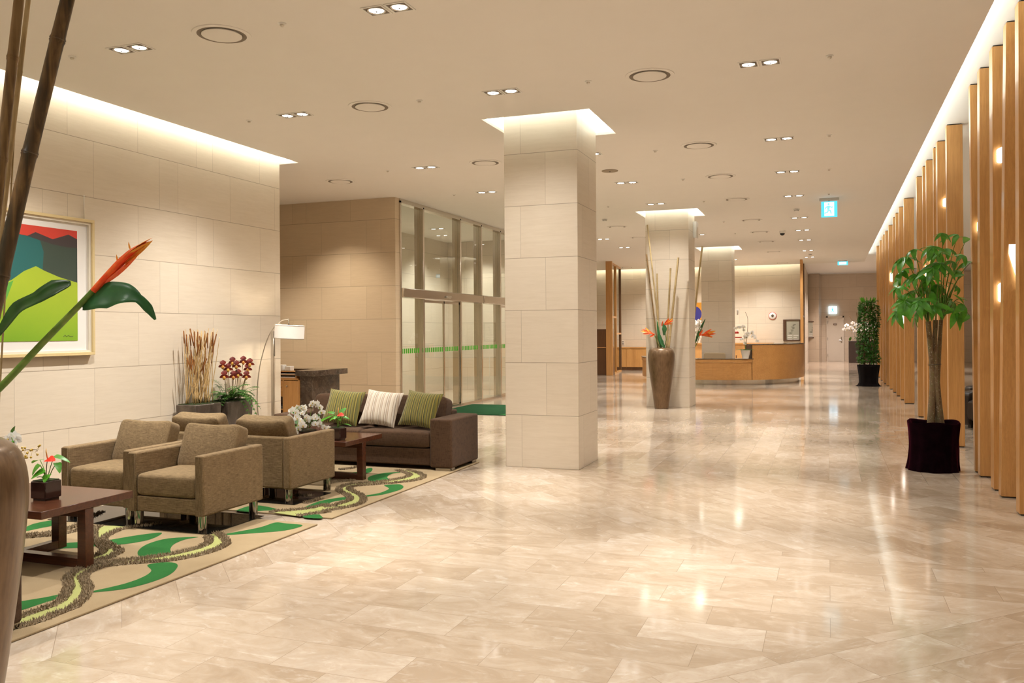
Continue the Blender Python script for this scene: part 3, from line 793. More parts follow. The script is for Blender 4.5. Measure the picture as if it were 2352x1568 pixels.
# ------------------------------------------------------------------ brown sofas
def make_sofa(label, L, parts=2):
    t = thing('sofa', label, 'sofa', (0, 0, 0), 0, 'brown sofas')
    h = L/2
    for s in (-1, 1):
        MB().box(min(s*h, s*(h-.27)), max(s*h, s*(h-.27)), -.40, .37, .03, .575).obj('arm', M['brown'], t, bevel=.022, seg=3)
        for y in (-.34, .28):
            MB().box(min(s*(h-.02), s*(h-.20)), max(s*(h-.02), s*(h-.20)), y-.055, y+.07, 0, .03).obj('foot', M['chrome'], t)
    MB().box(-h+.27, h-.27, -.37, .37, .045, .24).obj('base', M['brown'], t, bevel=.015)
    MB().box(-h+.27, h-.27, .19, .37, .24, .62).obj('back_frame', M['brown'], t, bevel=.02)
    w = (L-.54)/parts
    for k in range(parts):
        cx = -h+.27+w*(k+.5)
        superbox(w-.004, .64, .19, .26, .08, 60, 20, (cx, -.075, .335), .05).obj('seat_cushion', M['brown'], t, smooth=180)
        c = superbox(w-.01, .20, .42, .26, .12, 60, 20)
        q = Matrix.Rotation(R_(-14), 4, 'X'); c.v = [tuple(q @ V(p)+V((cx, .13, .575))) for p in c.v]
        c.obj('back_cushion', M['brown'], t, smooth=180)
    return t
so = make_sofa('dark brown sofa with three striped cushions, behind the dark coffee table', 2.35)
so.location = (-5.09, 9.02, RZ)
dup(so, (-5.17, 2.93, RZ), pi, 'dark brown sofa mostly hidden by the big bronze vase in front')
for lab, mat, x, rz, ty in (('olive green striped cushion leaning nearest to the marble desk end of the sofa', 'stripe_green', -5.44, .10, 0), ('cream striped cushion leaning in the middle of the brown sofa', 'stripe_cream', -4.93, .05, .03), ('olive green striped cushion leaning against the near arm of the brown sofa', 'stripe_green', -4.415, -.06, .05)):
    p = pillow(.47, .44, .17)
    q = Matrix.Rotation(R_(-27), 4, 'X') @ Matrix.Rotation(R_(5), 4, 'Y')
    p.v = [tuple(q @ V(v)) for v in p.v]
    o = p.obj('scatter_cushion', M[mat], None, smooth=180)
    o.location = (x, 8.865, RZ+.655); o.rotation_euler = (0, 0, rz)
    tag(o, lab, 'cushion', 'striped sofa cushions')

# ------------------------------------------------------------------ coffee tables
def make_table(label):
    t = thing('coffee_table', label, 'coffee table', (0, 0, 0), 0, 'dark wood coffee tables')
    MB().box(-.65, .65, -.375, .375, .392, .442).obj('table_top', M['table_wood'], t, bevel=.003, seg=1)
    for (x, y) in ((.61, 0), (-.61, 0), (0, .335), (0, -.335)):
        MB().box(x-.035, x+.035, y-.035, y+.035, 0, .392).obj('leg', M['table_wood'], t, bevel=.002, seg=1)
    for z0, z1 in ((.0, .06), (.335, .392)):
        MB().box(-.575, .575, -.034, .034, z0, z1).obj('cross_bar', M['table_wood'], t, bevel=.002, seg=1)
        MB().box(-.034, .034, -.30, .30, z0+.001, z1-.001).obj('cross_bar', M['table_wood'], t, bevel=.002, seg=1)
    return t
ta = make_table('dark wood coffee table in front of the nearest armchairs')
ta.location = (-5.25, 4.335, RZ)
dup(ta, (-5.22, 7.86, RZ), 0, 'dark wood coffee table between the brown sofa and the armchairs')
TZ = RZ+.442

# ------------------------------------------------------------------ plants on the tables
def anth_leaf(mb, base, d, L, W, up=(0,0,1), bend=.25):
    mb.leaf(base, d, up, L, W, bend, .12, 8, shape=lambda t: (.75 if t < .04 else (1-t)**.62*min(1, .75+t*1.6)))
def anthurium(label, loc, leaves, fl, scale=1.0, rz=0.0):
    t = thing('potted_anthurium', label, 'potted plant', loc, rz, 'anthuriums in square pots')
    w, h = .066, .128
    p = MB(); p.box(-w, w, -w, w, .012, h)
    p.obj('pot', M['ceramic_brown'], t, bevel=.008, seg=2)
    MB().box(-w+.012, w-.012, -w+.012, w-.012, 0, .012).obj('pot_foot', M['ceramic_brown'], t)
    MB().box(-w+.010, w-.010, -w+.010, w-.010, h, h+.004).obj('soil', M['soil'], t)
    for k, (tip, d, L, W, up) in enumerate(leaves):
        tip = V(tip); b = V((.012*cos(k*2.4), .012*sin(k*2.4), h))
        s = MB().tube(smooth_path([b, b.lerp(tip, .5)+V((0,0,.012)), tip], 4), .0028, 6).obj('leaf_stalk', M['stem_green'], t, smooth=180)
        l = MB(); anth_leaf(l, tip, d, L, W, up); l.obj('leaf', M['leaf_bright'] if k % 3 else M['leaf'], t, smooth=180)
    tip, d, up = fl; tip = V(tip)
    MB().tube(smooth_path([V((0,0,h)), V((tip.x*.4, tip.y*.4, h+.6*(tip.z-h))), tip], 4), .003, 6).obj('flower_stalk', M['stem_brown'], t, smooth=180)
    s = MB(); anth_leaf(s, tip, d, .075, .075, up, .1); so_ = s.obj('flower', M['anth_red'], t, smooth=180)
    MB().tube([tip+V((0,0,.002)), tip+V(up)*.02+V((.0, 0, .03)), tip+V(up)*.025+V((.002,0,.05))], [.004, .0045, .002], 7).obj('spadix', M['spadix'], so_, smooth=180)
    return t
lv = [((-.075,.02,.255),(-1,.25,-.02),.115,.075,(0,0,1)), ((-.02,-.03,.235),(-.35,-.75,-.75),.085,.085,(-.2,-.6,.7)), ((.025,-.03,.20),(-.6,-.7,-.35),.10,.08,(0,-.6,.8)), ((.075,.02,.245),(.75,-.3,-.65),.085,.06,(.5,-.2,.8)), ((.04,-.02,.17),(.3,-.8,-.5),.07,.07,(0,-.5,.8)), ((-.045,-.03,.150),(-1,-.1,0),.055,.02,(0,0,1)), ((.03,.04,.285),(1,.1,-.10),.13,.055,(0,-.3,1))]
an1 = anthurium('red anthurium in a dark square pot on the near coffee table', at_z(106, 1146, TZ), lv, ((.02,-.005,.272),(1,-.1,-.05),(0,-.5,.85)))
lv2 = [((-.05,.01,.27),(-.9,.2,.25),.12,.045,(0,-.5,.8)), ((-.02,.0,.235),(-.8,-.5,-.3),.08,.07,(0,-.4,.9)), ((.02,-.01,.235),(.6,-.6,-.3),.06,.06,(0,-.4,.9)), ((.05,.02,.235),(1,0,-.05),.08,.045,(0,-.4,.9)), ((.075,.01,.165),(1,.0,0),.085,.035,(0,-.2,1)), ((0,-.02,.245),(.1,-.9,-.2),.06,.06,(0,-.3,1)), ((.02,.01,.275),(.3,.5,.5),.10,.06,(.2,-.9,.3))]
anthurium('red anthurium in a dark square pot on the coffee table by the sofa', at_z(776, 1010, TZ), lv2, ((.02,-.01,.265),(1,-.3,-.1),(0,-.5,.85)))

def orchid_flower(mb, c, n, r, rnd):
    """white moth orchid: three sepals, two broad petals, small lip; mb slots 0 petal 1 throat"""
    n = V(n).normalized(); u = n.cross(V((0,0,1))); u = V((1,0,0)) if u.length < .1 else u.normalized(); w = u.cross(n)
    mb.cur = 0; tw = rnd.uniform(-.3, .3)
    for ang, L, W in ((pi/2, 1.0, .72), (pi/2+2.1, 1.0, .70), (pi/2-2.1, 1.0, .70), (.12, 1.08, 1.15), (pi-.12, 1.08, 1.15)):
        ang += tw; d = u*cos(ang)+w*sin(ang)
        mb.leaf(V(c)-n*.002, d, n, r*L, r*W, .12, .1, 4, shape=lambda t: max(.12, sin(pi*min(1, t*.9+.12))**.6))
    mb.cur = 1
    mb.ball(V(c)+n*r*.12, r*.17, 6, 4); mb.leaf(V(c)+n*r*.1, -w+n*.5, n, r*.42, r*.3, .3, .2, 3)
    mb.cur = 0
def orchid_spray(t, path, nfl, r, rnd, name='flower_spray', facing=(0,-1,.1), spread=.03, stem='stem_green', tip=True):
    P = smooth_path(path, 6)
    st = MB().tube(P, [.0032]*len(P), 6).obj('stem', M[stem], t, smooth=180)
    for k in range(nfl):
        f = .35+.65*k/max(1, nfl-1); i = min(int(f*(len(P)-1)), len(P)-1); p = P[i]
        off = V((rnd.uniform(-1,1)*spread, rnd.uniform(-1,1)*spread*.8-.01, rnd.uniform(-1,1)*spread*.7))
        n = V(facing)+V((rnd.uniform(-.5,.5), rnd.uniform(-.2,.2), rnd.uniform(-.35,.25)))
        mb = MB(); orchid_flower(mb, p+off, n, r*rnd.uniform(.85, 1.1), rnd)
        mb.obj('flower', [M['petal_white'], M['petal_core']], t, smooth=180)
    if tip:
        b = MB(); b.ball(P[-1]+V((0,0,-.004)), .010, 7, 5); b.obj('bud', M['leaf_bright'], t, smooth=180)

# bowl of white orchids on the far table
BX = V((-5.18, 7.72, TZ))
bw = MB().lathe([(.055, .006), (.10, .030), (.135, .075), (.150, .115), (.152, .128), (.144, .128), (.142, .115), (.127, .077), (.095, .038), (.0001, .018)], 36).obj('glass_bowl', M['bowl_glass'], None, smooth=180)
bw.location = BX; tag(bw, 'clear glass bowl holding white orchids on the table by the sofa', 'bowl')
t = thing('white_orchid', 'white moth orchid arrangement overflowing the glass bowl', 'flowers', BX)
rnd = random.Random(5)
cx = MB().lathe([(.0001, .03), (.08, .045), (.105, .075), (.0001, .10)], 20).obj('moss', M['soil'], t, smooth=180)
for path, n in (([(0,0,.09),(-.05,-.02,.26),(-.13,-.05,.30),(-.20,-.08,.20)], 7), ([(0,0,.09),(0,-.02,.28),(-.06,-.05,.33),(-.10,-.10,.27)], 7), ([(0,0,.09),(-.06,-.03,.20),(-.14,-.09,.19),(-.21,-.10,.10),(-.22,-.11,.05)], 6),
                ([(0,0,.09),(-.03,-.07,.20),(-.02,-.14,.19),(0,-.17,.10),(.0,-.165,.03)], 7), ([(0,0,.09),(.05,-.05,.2),(.05,-.12,.2),(.04,-.16,.12)], 6), ([(.02,0,.09),(.05,0,.28),(.10,-.01,.36),(.15,-.02,.34),(.19,-.03,.27)], 7),
                ([(.02,0,.09),(.08,-.01,.22),(.12,-.03,.22),(.14,-.05,.16)], 5), ([(.02,0,.09),(.10,-.01,.16),(.20,-.02,.145),(.28,-.03,.10)], 5), ([(0,0,.09),(-.02,-.05,.24),(-.07,-.10,.22),(-.09,-.14,.15)], 5)):
    orchid_spray(t, path, n, .036, rnd)
l = MB(); l.leaf((-.06,.02,.12), (-.9,0,.45), (0,-.4,1), .24, .08, .3); l.obj('leaf', M['leaf_dark'], t, smooth=180)
l = MB(); l.leaf((-.06,-.02,.10), (-.95,-.1,.2), (0,-.4,1), .22, .07, .3); l.obj('leaf', M['leaf'], t, smooth=180)
l = MB(); l.leaf((.06,0,.12), (.9,0,.5), (0,-.7,.7), .30, .035, .1); l.obj('leaf', M['leaf_bright'], t, smooth=180)
l = MB(); l.leaf((.05,.02,.12), (.45,0,.8), (0,-.7,.7), .22, .06, .25); l.obj('leaf', M['leaf_dark'], t, smooth=180)

# orchid on the near table, half behind the vase
t = thing('potted_orchid', 'white orchid on the near coffee table, half hidden by the big vase', 'potted plant', at_z(30, 1128, TZ))
MB().lathe([(.05, 0), (.075, .05), (.085, .11), (.08, .115), (.0001, .10)], 28).obj('pot', M['planter'], t, smooth=60)
rnd = random.Random(11)
for path, n in (([(0,0,.1),(0,-.02,.30),(.04,-.04,.36),(.08,-.05,.28),(.085,-.06,.16)], 8), ([(0,0,.1),(-.02,0,.35),(.02,-.03,.40),(.06,-.05,.36)], 6), ([(-.02,0,.1),(-.06,-.01,.30),(-.10,-.03,.36),(-.14,-.05,.26)], 6)):
    orchid_spray(t, path, n, .042, rnd)
b = MB(); b.tube(smooth_path([V((0,0,.1)), V((.06,-.01,.26)), V((.14,-.01,.30)), V((.235,-.01,.305))], 5), .002, 5); b.obj('bud_stem', M['stem_brown'], t, smooth=180)
rr = random.Random(2); bd = MB()
for k in range(14):
    f = k/13; p = V((.09+.15*f, -.01, .285+.02*f))+V((rr.uniform(-.02,.02), rr.uniform(-.02,.02), rr.uniform(-.05,.05)))
    q = MB(); q.ball(p, .0085, 6, 4); q.tube([p, V((.09+.15*f, -.01, .29))], .0012, 4); q.obj('bud', M['petal_core'], t, smooth=180)
l = MB(); l.leaf((-.01,0,.38), (.35,-.2,.9), (0,-.8,.3), .09, .045, .2); l.obj('leaf', M['leaf_dark'], t, smooth=180)

# ------------------------------------------------------------------ picture
PY0, PY1, PZ0, PZ1 = 4.86, 6.885, 1.345, 2.755
XF = XW+.045
t = thing('framed_painting', 'large framed painting of a lime green peak under a red sky on the stone wall', 'painting', (XW, (PY0+PY1)/2, PZ0))
c = (PY0+PY1)/2
def L(y, z): return (y-c, z-PZ0)
def fbox(y0, y1, z0, z1, x0, x1, nm, mat, par, **kw): return MB().box(x0, x1, y0-c, y1-c, z0-PZ0, z1-PZ0).obj(nm, M[mat], par, **kw)
M['frame_wood'] = plain('pale_frame', (.66,.52,.27), .4)
fbox(PY0, PY1, PZ1-.03, PZ1, .006, .062, 'frame_rail', 'frame_wood', t, bevel=.003); fbox(PY0, PY1, PZ0, PZ0+.03, .006, .062, 'frame_rail', 'frame_wood', t, bevel=.003)
fbox(PY0, PY0+.03, PZ0+.03, PZ1-.03, .006, .062, 'frame_rail', 'frame_wood', t, bevel=.003); fbox(PY1-.03, PY1, PZ0+.03, PZ1-.03, .006, .062, 'frame_rail', 'frame_wood', t, bevel=.003)
M['mat_board'] = plain('mat_board', (.76,.73,.69), .7)
fbox(PY0+.03, PY1-.03, PZ0+.03, PZ1-.03, .006, .014, 'mount_board', 'mat_board', t)
M['box_side'] = plain('box_side', (.72,.66,.55), .6)
for (a, b, d, e) in ((PY0+.03, PY1-.03, PZ1-.055, PZ1-.03), (PY0+.03, PY1-.03, PZ0+.03, PZ0+.05), (PY1-.055, PY1-.03, PZ0+.05, PZ1-.055), (PY0+.03, PY0+.055, PZ0+.05, PZ1-.055)):
    fbox(a, b, d, e, .014, .040, 'inner_slip', 'box_side', t)
AY0, AY1, AZ0, AZ1 = 5.06, 6.70, 1.495, 2.625
for nm, colr in (('art_red', (.58,.045,.025)), ('art_dark', (.050,.036,.036)), ('art_teal', (.012,.115,.110)), ('art_slate', (.040,.062,.045)), ('art_lime', (.36,.56,.022)), ('art_green', (.10,.36,.05))):
    if nm in ('art_lime',):
        q = NT(nm); yy = q.sep(q.coord('Object'))[2]; M[nm] = q.bsdf(q.ramp(q.math('ADD', yy, q.math('MULTIPLY', q.noise(q.coord(), 1.5, 2), .3)), [(.25, (.17,.35,.012)), (.85, (.35,.46,.024))]), .6)
    else: M[nm] = plain(nm, colr, .6)
W_, H_ = AY1-AY0, AZ1-AZ0
art = fbox(AY0, AY1, AZ0, AZ1, .014, .0165, 'canvas', 'art_red', t)
def blob(nm, mat, pts, k):
    MB().extr([(.0165+k*.0006, AY0+u*W_-c, AZ0+v*H_-PZ0) for u, v in pts], (.0006, 0, 0)).obj(nm, M[mat], art)
blob('ridge', 'art_dark', [(0,.25),(1,.25),(1,.925),(.935,.958),(.82,.90),(.70,.945),(.645,.905),(.46,.925),(.30,.96),(.15,.92),(0,.94)], 0)
blob('slope', 'art_slate', [(0,.2),(1,.2),(1,.845),(.92,.842),(.82,.855),(.73,.88),(.645,.904),(.46,.922),(0,.90)], 1)
blob('slope', 'art_teal', [(0,.2),(.72,.2),(.74,.50),(.755,.78),(.73,.876),(.645,.902),(.46,.92),(0,.90)], 2)
blob('peak', 'art_lime', [(0,0),(1,0),(1,.528),(.86,.57),(.76,.615),(.70,.65),(.62,.60),(.54,.52),(.40,.42),(.12,.34),(0,.30)], 3)
blob('peak_shade', 'art_green', [(0,0),(.40,.0),(.46,.20),(.55,.515),(.40,.415),(.12,.33),(0,.28)], 4)
sg = MB(); sg.tube([(.0205, AY1-.18-c, AZ0+.04-PZ0), (.0205, AY1-.155-c, AZ0+.058-PZ0), (.0205, AY1-.14-c, AZ0+.04-PZ0), (.0205, AY1-.12-c, AZ0+.056-PZ0), (.0205, AY1-.09-c, AZ0+.042-PZ0), (.0205, AY1-.06-c, AZ0+.046-PZ0)], .0018, 5); sg.obj('signature', M['art_dark'], art)
for y in (6.79, 5.0):
    MB().tube([(.018, y-c, PZ1-PZ0-.005), (.018, y-c, 3.01-PZ0)], .0035, 6).obj('hanging_rod', M['nickel'], t, smooth=180)
MB().box(.0, .066, PY0+.04-c, PY1-.04-c, .0, .006).obj('frame_rail', M['frame_wood'], t)

# ------------------------------------------------------------------ arc floor lamp
LY = 9.62
t = thing('arc_floor_lamp', 'arc floor lamp with a white drum shade at the corner of the stone wall', 'floor lamp', (-6.99, LY, 0))
MB().lathe([(.15, 0), (.15, .025), (.14, .03)], 36).obj('base', M['nickel'], t, smooth=50)
MB().box(-.022, .022, -.012, .012, .03, 1.59).obj('pole', M['nickel'], t, bevel=.003)
MB().box(.024, .034, -.006, .006, 1.25, 1.58).obj('slider_bar', M['chrome'], t, bevel=.002)
pts = [at_Y(x, y, LY)-V((-6.99, LY, 0)) for x, y in ((597,985),(591,930),(592,880),(597,840),(606,803),(617,772),(630,751),(642,739),(652,734),(663,733))]
pts = [V((p.x, 0, p.z)) for p in pts]; p0 = V((-.10, 0, .03))
MB().tube(smooth_path([p0, V((pts[0].x+.0, 0, .32))]+pts, 5), .0075, 8).obj('arc_arm', M['nickel'], t, smooth=180)
e = pts[-1]
MB().tube([e, e+V((0,0,-.075))], .007, 8).obj('drop_rod', M['chrome'], t, smooth=180)
sh = at_Y(665, 762, LY)-V((-6.99, LY, 0)); q = Matrix.Rotation(R_(4), 4, 'Y')
s = MB().lathe([(.194, -.087), (.194, .087)], 48, close=False); s.lathe([(.191, .087), (.191, -.087)], 48, close=False)
s.v = [tuple(q @ V(p)+V((sh.x, 0, sh.z))) for p in s.v]; sd = s.obj('lamp_shade', M['shade'], t, smooth=50)
s = MB()
for z in (-.087, .085): s.lathe([(.1955, z-.003), (.1955, z+.005)], 48, close=False)
s.v = [tuple(q @ V(p)+V((sh.x, 0, sh.z))) for p in s.v]; s.obj('shade_rim', M['nickel'], sd, smooth=50)
s = MB().lathe([(.0001, .090), (.04, .090), (.04, .097), (.0001, .099)], 20); s.v = [tuple(q @ V(p)+V((sh.x-.0, 0, sh.z))) for p in s.v]; s.obj('shade_cap', M['chrome'], sd, smooth=50)
MB().ball((sh.x, 0, sh.z), .045, 12, 8).obj('bulb', emit('bulb_glow', (1,.88,.70), 9, False), t, smooth=180)
LAMP_POS = V((-6.99+sh.x, LY, sh.z))

# ------------------------------------------------------------------ planters at the wall
def planter(label, x0, x1, y0, y1, h=.72):
    cx, cy = (x0+x1)/2, (y0+y1)/2; t = thing('planter', label, 'planter', (cx, cy, 0), 0, 'grey brown glazed planters')
    a, b = (x1-x0)/2, (y1-y0)/2; k = .90
    m = MB().hexa([(-a*k,-b*k,0),(a*k,-b*k,0),(a*k,b*k,0),(-a*k,b*k,0),(-a,-b,h),(a,-b,h),(a,b,h),(-a,b,h)])
    m.obj('planter_body', M['planter'], t, bevel=.012)
    MB().box(-a+.02, a-.02, -b+.02, b-.02, h, h+.006).obj('soil', M['soil'], t)
    return t
planter('tall dark glazed planter holding dried cattails against the stone wall', -7.235, -6.945, 8.07, 8.53)
planter('tall dark glazed planter holding slipper orchids and ferns beside the cattails', -7.235, -6.90, 8.58, 9.08)
rnd = random.Random(21); pc = None
CG = 'dried cattails in the planter'
for k in range(52):
    px = rnd.uniform(410, 514); Y = rnd.uniform(8.14, 8.46)
    topy = rnd.choice([rnd.uniform(753, 775)]*3+[rnd.uniform(775, 850)])
    X = rnd.uniform(-7.17, -7.0)
    b = V((X, Y, .727)); tp = at_Y(px, topy, Y+rnd.uniform(-.05,.05))
    tp = V((max(-7.22, min(-6.90, X+(tp.x-X)*.55)), Y+rnd.uniform(-.1,.1)+(tp.x-X)*.1, tp.z))
    d = tp-b
    o = thing('cattail', 'dried brown cattail stalk standing in the tall dark planter', 'dried plant', b, 0, CG)
    mid = d*.5+V((rnd.uniform(-.012,.012), rnd.uniform(-.012,.012), 0))
    P = smooth_path([V((0,0,0)), mid, d], 4)
    MB().tube(P, [.0052-.0022*i/len(P) for i in range(len(P))], 6).obj('stalk', M['straw'], o, smooth=180)
    if k % 3 != 2:
        u = d.normalized(); z = d.length*rnd.uniform(.70, .95); hl = rnd.uniform(.13, .24)
        a = mid.lerp(d, max(0, (z/d.length-.5)*2))
        MB().tube([a-u*hl*.5, a-u*hl*.46, a, a+u*hl*.46, a+u*hl*.5], [.003, .007, .0082, .007, .003], 8).obj('seed_head', M['cattail'], o, smooth=180)
# slipper orchids
t = thing('slipper_orchid', 'dark red slipper orchids rising from ferns in the second planter', 'flowers', (-7.06, 8.83, .727))
O = V((-7.06, 8.83, .727)); rnd = random.Random(9)
for (x, y) in ((512,838),(515,862),(524,845),(534,830),(536,862),(543,838),(547,858),(559,828),(569,845),(566,862),(574,833)):
    Y = rnd.uniform(8.70, 8.95); p = at_Y(x, y, Y); p = V((max(-7.2, min(-6.85, p.x)), Y, p.z))
    p = at_X(x, y, rnd.uniform(-7.15, -6.93))-O
    b = V((p.x*.4, max(-.2, min(.2, p.y*.5)), 0))
    MB().tube(smooth_path([b, (b+p)*.5+V((0,.01,0)), p], 4), .0035, 6).obj('stem', M['stem_brown'], t, smooth=180)
    f = MB(); n = V((.55,-.8,.05)).normalized(); u = V((0,0,1)); s_ = n.cross(u)
    f.cur = 0
    f.leaf(p, u, n, .066, .078, .35, .25, 5); f.leaf(p, s_-u*.45, n, .068, .038, .35, .1, 4); f.leaf(p, -s_-u*.45, n, .068, .038, .35, .1, 4); f.leaf(p, -u, n, .04, .04, .1, .1, 4)
    f.cur = 1; f.ball(p-u*.030+n*.022, .019, 8, 6, (1, 1, 1.35)); f.cur = 0
    f.obj('flower', [M['petal_red'], M['petal_yel']], t, smooth=180)
# ferns
def frond(mb, b, d, L, W, droop, n=11):
    d = V(d).normalized(); side = d.cross(V((0,0,1))).normalized(); P = []
    for i in range(n+1):
        f = i/n; P.append(V(b)+d*L*f+V((0,0,1))*(L*.55*f-L*droop*f*f*1.6))
    for i in range(1, n):
        tng = (P[i+1]-P[i-1]).normalized(); w = W*(.25+.75*sin(pi*min(1, (i/n)*.85+.1)))
        for s in (-1, 1): mb.leaf(P[i], side*s+tng*.5, V((0,0,1)), w, L/n*.85, .25, .1, 2)
    mb.tube(P, .002, 4)
t = thing('fern', 'bright green fern bush spilling over the second planter', 'plant', (-7.06, 8.83, .727))
rnd = random.Random(4)
for k in range(46):
    a = rnd.uniform(0, 2*pi); r = rnd.uniform(0, .12); b = V((cos(a)*r*.8, sin(a)*r*1.2, 0))
    d = V((cos(a)*.8+.15, sin(a)*1.2, rnd.uniform(.2, 1.0)))
    if d.x < -.2: d.x = rnd.uniform(-.2, .5)
    m = MB(); frond(m, b, d, rnd.uniform(.20, .40), rnd.uniform(.05,.085), rnd.uniform(.30, .75)); m.obj('frond', M['leaf_fern'], t)
for k in range(2):
    m = MB(); frond(m, V((.10, -.02+.1*k, 0)), V((1, .1+.2*k, .1)), .26, .05, 1.3); m.obj('frond', M['leaf_fern'], t)
for k in range(7):
    a = k*.9; m = MB(); m.leaf((.03*cos(a), .1*sin(a), .02), (cos(a)*.6+.4, sin(a), .55), (0,0,1), .22, .075, .35); m.obj('leaf', M['leaf_bright'], t, smooth=180)
m = MB(); m.leaf((.03, .18, .05), (.35, 1, .35), (0,0,1), .22, .03, .9); m.obj('leaf', M['leaf_fern'], t, smooth=180)

# ------------------------------------------------------------------ big vases, bamboo and heliconias
VPROF = [(.128, 0), (.138, .012), (.150, .10), (.178, .30), (.212, .54), (.245, .80), (.262, .97), (.264, 1.05), (.255, 1.12), (.232, 1.175), (.195, 1.205), (.160, 1.215), (.145, 1.205), (.140, 1.17), (.0001, 1.10)]
def sm_prof(pr, k=4):
    P = smooth_path([V((r, 0, z)) for r, z in pr], k); return [(max(.0001, p.x), p.z) for p in P]
def vase(label, loc):
    o = MB().lathe(sm_prof(VPROF), 56, close=False).obj('floor_vase', M['vase'], None, smooth=180)
    o.location = loc; return tag(o, label, 'vase', 'tall bronze floor vases')
def bamboo(label, p0, p1, r, mat, nodes=.34, ph=.1, group='bamboo poles in the vases', bend=0.0):
    p0, p1 = V(p0), V(p1); d = p1-p0; L = d.length; u = d.normalized(); P = []; rs = []
    s = u.cross(V((0,1,0))).normalized(); z = 0.0; k = 0
    ts = [0]; nd = []
    q = ph
    while q < L-.02: nd.append(q); q += nodes*(.9+.2*((k*37 % 10)/10)); k += 1
    for q in nd: ts += [q-.035, q-.012, q-.003, q, q+.003, q+.012, q+.035]
    ts.append(L); rr = [r*1.0]
    for q in nd: rr += [r*.99, r*1.0, r*1.13, r*1.06, r*1.16, r*1.02, r*.985]
    rr.append(r*.96)
    for t in ts: P.append(u*t+s*bend*sin(pi*t/L))
    rr = [a*(1-.14*t/L) for a, t in zip(rr, ts)]
    o = MB().tube(P, rr, 14).obj('bamboo_pole', M[mat], None, smooth=50); o.location = p0
    return tag(o, label, 'bamboo', group)
FV = at_d(-146, 1000, 2.80); FV = V((FV.x, FV.y, 0))
vase('huge bronze brown vase cut off by the picture edge, nearest the camera', FV)
def fd(x, y, d): return at_d(x, y, d)
bamboo('thick dark green bamboo pole with stained nodes, leaning out of the nearest vase', fd(-84, 1030, 2.80), fd(170, -60, 2.86), .0255, 'bamboo_dark', .40, .22, bend=.012)
bamboo('brown bamboo pole beside the thick dark one in the nearest vase', fd(-70, 1040, 2.86), fd(50, -60, 2.95), .0195, 'bamboo_brown', .36, .30)
bamboo('slim pale bamboo pole behind the brown one in the nearest vase', fd(-60, 1060, 2.95), fd(72, -60, 3.2), .010, 'bamboo_pale', .40, .25)
bamboo('very thin pale cane standing behind the bamboo of the nearest vase', fd(-10, 1060, 3.0), fd(42, 150, 3.15), .0032, 'bamboo_pale', .5, .3)

def spine_leaf(pts, widths, facing, fold=.2, curl=None):
    """broad leaf along a spine of points; facing = rough normal"""
    P = smooth_path(pts, 5); n = len(P); rows = []; F = V(facing).normalized()
    for i, p in enumerate(P):
        t = (P[min(i+1,n-1)]-P[max(i-1,0)]).normalized(); s = t.cross(F).normalized(); f = i/(n-1)
        k = f*(len(widths)-1); a = min(int(k), len(widths)-2); w = widths[a]+(widths[a+1]-widths[a])*(k-a)
        N = s.cross(t); wv = .06*w*sin(f*22)
        rows.append([p-s*w*1.0+N*(fold*w+wv), p-s*w*.5+N*fold*w*.35, p, p+s*w*.5+N*fold*w*.35, p+s*w*1.0+N*(fold*w-wv)])
    return MB().grid(rows)
back = -(_fw)
t = thing('heliconia_stem', 'orange red heliconia flower on a long green stalk leaning out of the nearest vase', 'flower', fd(-130, 1010, 2.74))
O = fd(-130, 1010, 2.74)
sp = [fd(x, y, d)-O for x, y, d in ((-130,1010,2.74),(0,890,2.70),(100,785,2.67),(190,693,2.64),(220,660,2.63))]
MB().tube(smooth_path(sp, 8), [.0125-.0045*i/32 for i in range(33)], 10).obj('stalk', M['stem_green'], t, smooth=180)
ax = [fd(x, y, 2.63)-O for x, y in ((214,668),(250,630),(290,590),(320,568),(348,554))]
MB().tube(smooth_path(ax, 4), [.010, .0105, .011, .0115, .012, .0125, .013, .013, .012, .012, .011, .010, .009, .007, .005, .003, .001], 8).obj('bract_core', M['helic_red'], t, smooth=180)
for k, (a, b, w, up, mt) in enumerate(((0,.62,.020,(0,0,1),'helic_red'),(.12,.85,.021,(.5,0,-.6),'helic_red'),(.25,.98,.020,(0,-.6,.4),'helic_red'),(.40,1.06,.020,(.2,-.6,-.3),'helic_org'),(.52,1.10,.018,(0,-.3,.8),'helic_org'))):
    P = smooth_path(ax, 6); i0 = int(a*(len(P)-1)); p = P[i0]; e = ax[-1]; d = e-p
    m = MB(); m.leaf(p+V(up)*.003, d+V(up)*.012, V(up), d.length*b, w*1.15, .05, .5, 8); m.obj('bract', M[mt], t, smooth=180)
for x, y in ((272,604),(300,575),(285,612)):
    m = MB(); p = fd(x, y, 2.625)-O; m.leaf(p, _up*.6+_rt*(.5 if y > 608 else -.2), back, .03, .006, .2, .2, 3); m.obj('floret', M['helic_org'], t, smooth=180)
m = spine_leaf([fd(x, y, d)-O for x, y, d in ((190,706,2.645),(220,688,2.63),(255,680,2.62),(290,676,2.60),(318,686,2.60),(340,707,2.61),(357,734,2.62))], [.010,.036,.044,.034,.014,.014,.003], back+_up*.4, .25)
m.obj('leaf', M['leaf_helic'], t, smooth=180, solid=.0012)
m = spine_leaf([fd(x, y, d)-O for x, y, d in ((-40,805,2.70),(0,764,2.66),(40,712,2.62),(85,686,2.60),(125,664,2.60),(163,651,2.60))], [.006,.017,.026,.022,.030,.008], back+_up*.5, .3)
m.obj('leaf', M['leaf_dark'], t, smooth=180, solid=.0012)
MB().tube([V((0,0,0)), fd(-70,900,2.72)-O, fd(-40,805,2.70)-O], .006, 8).obj('leaf_stalk', M['stem_green'], t, smooth=180)

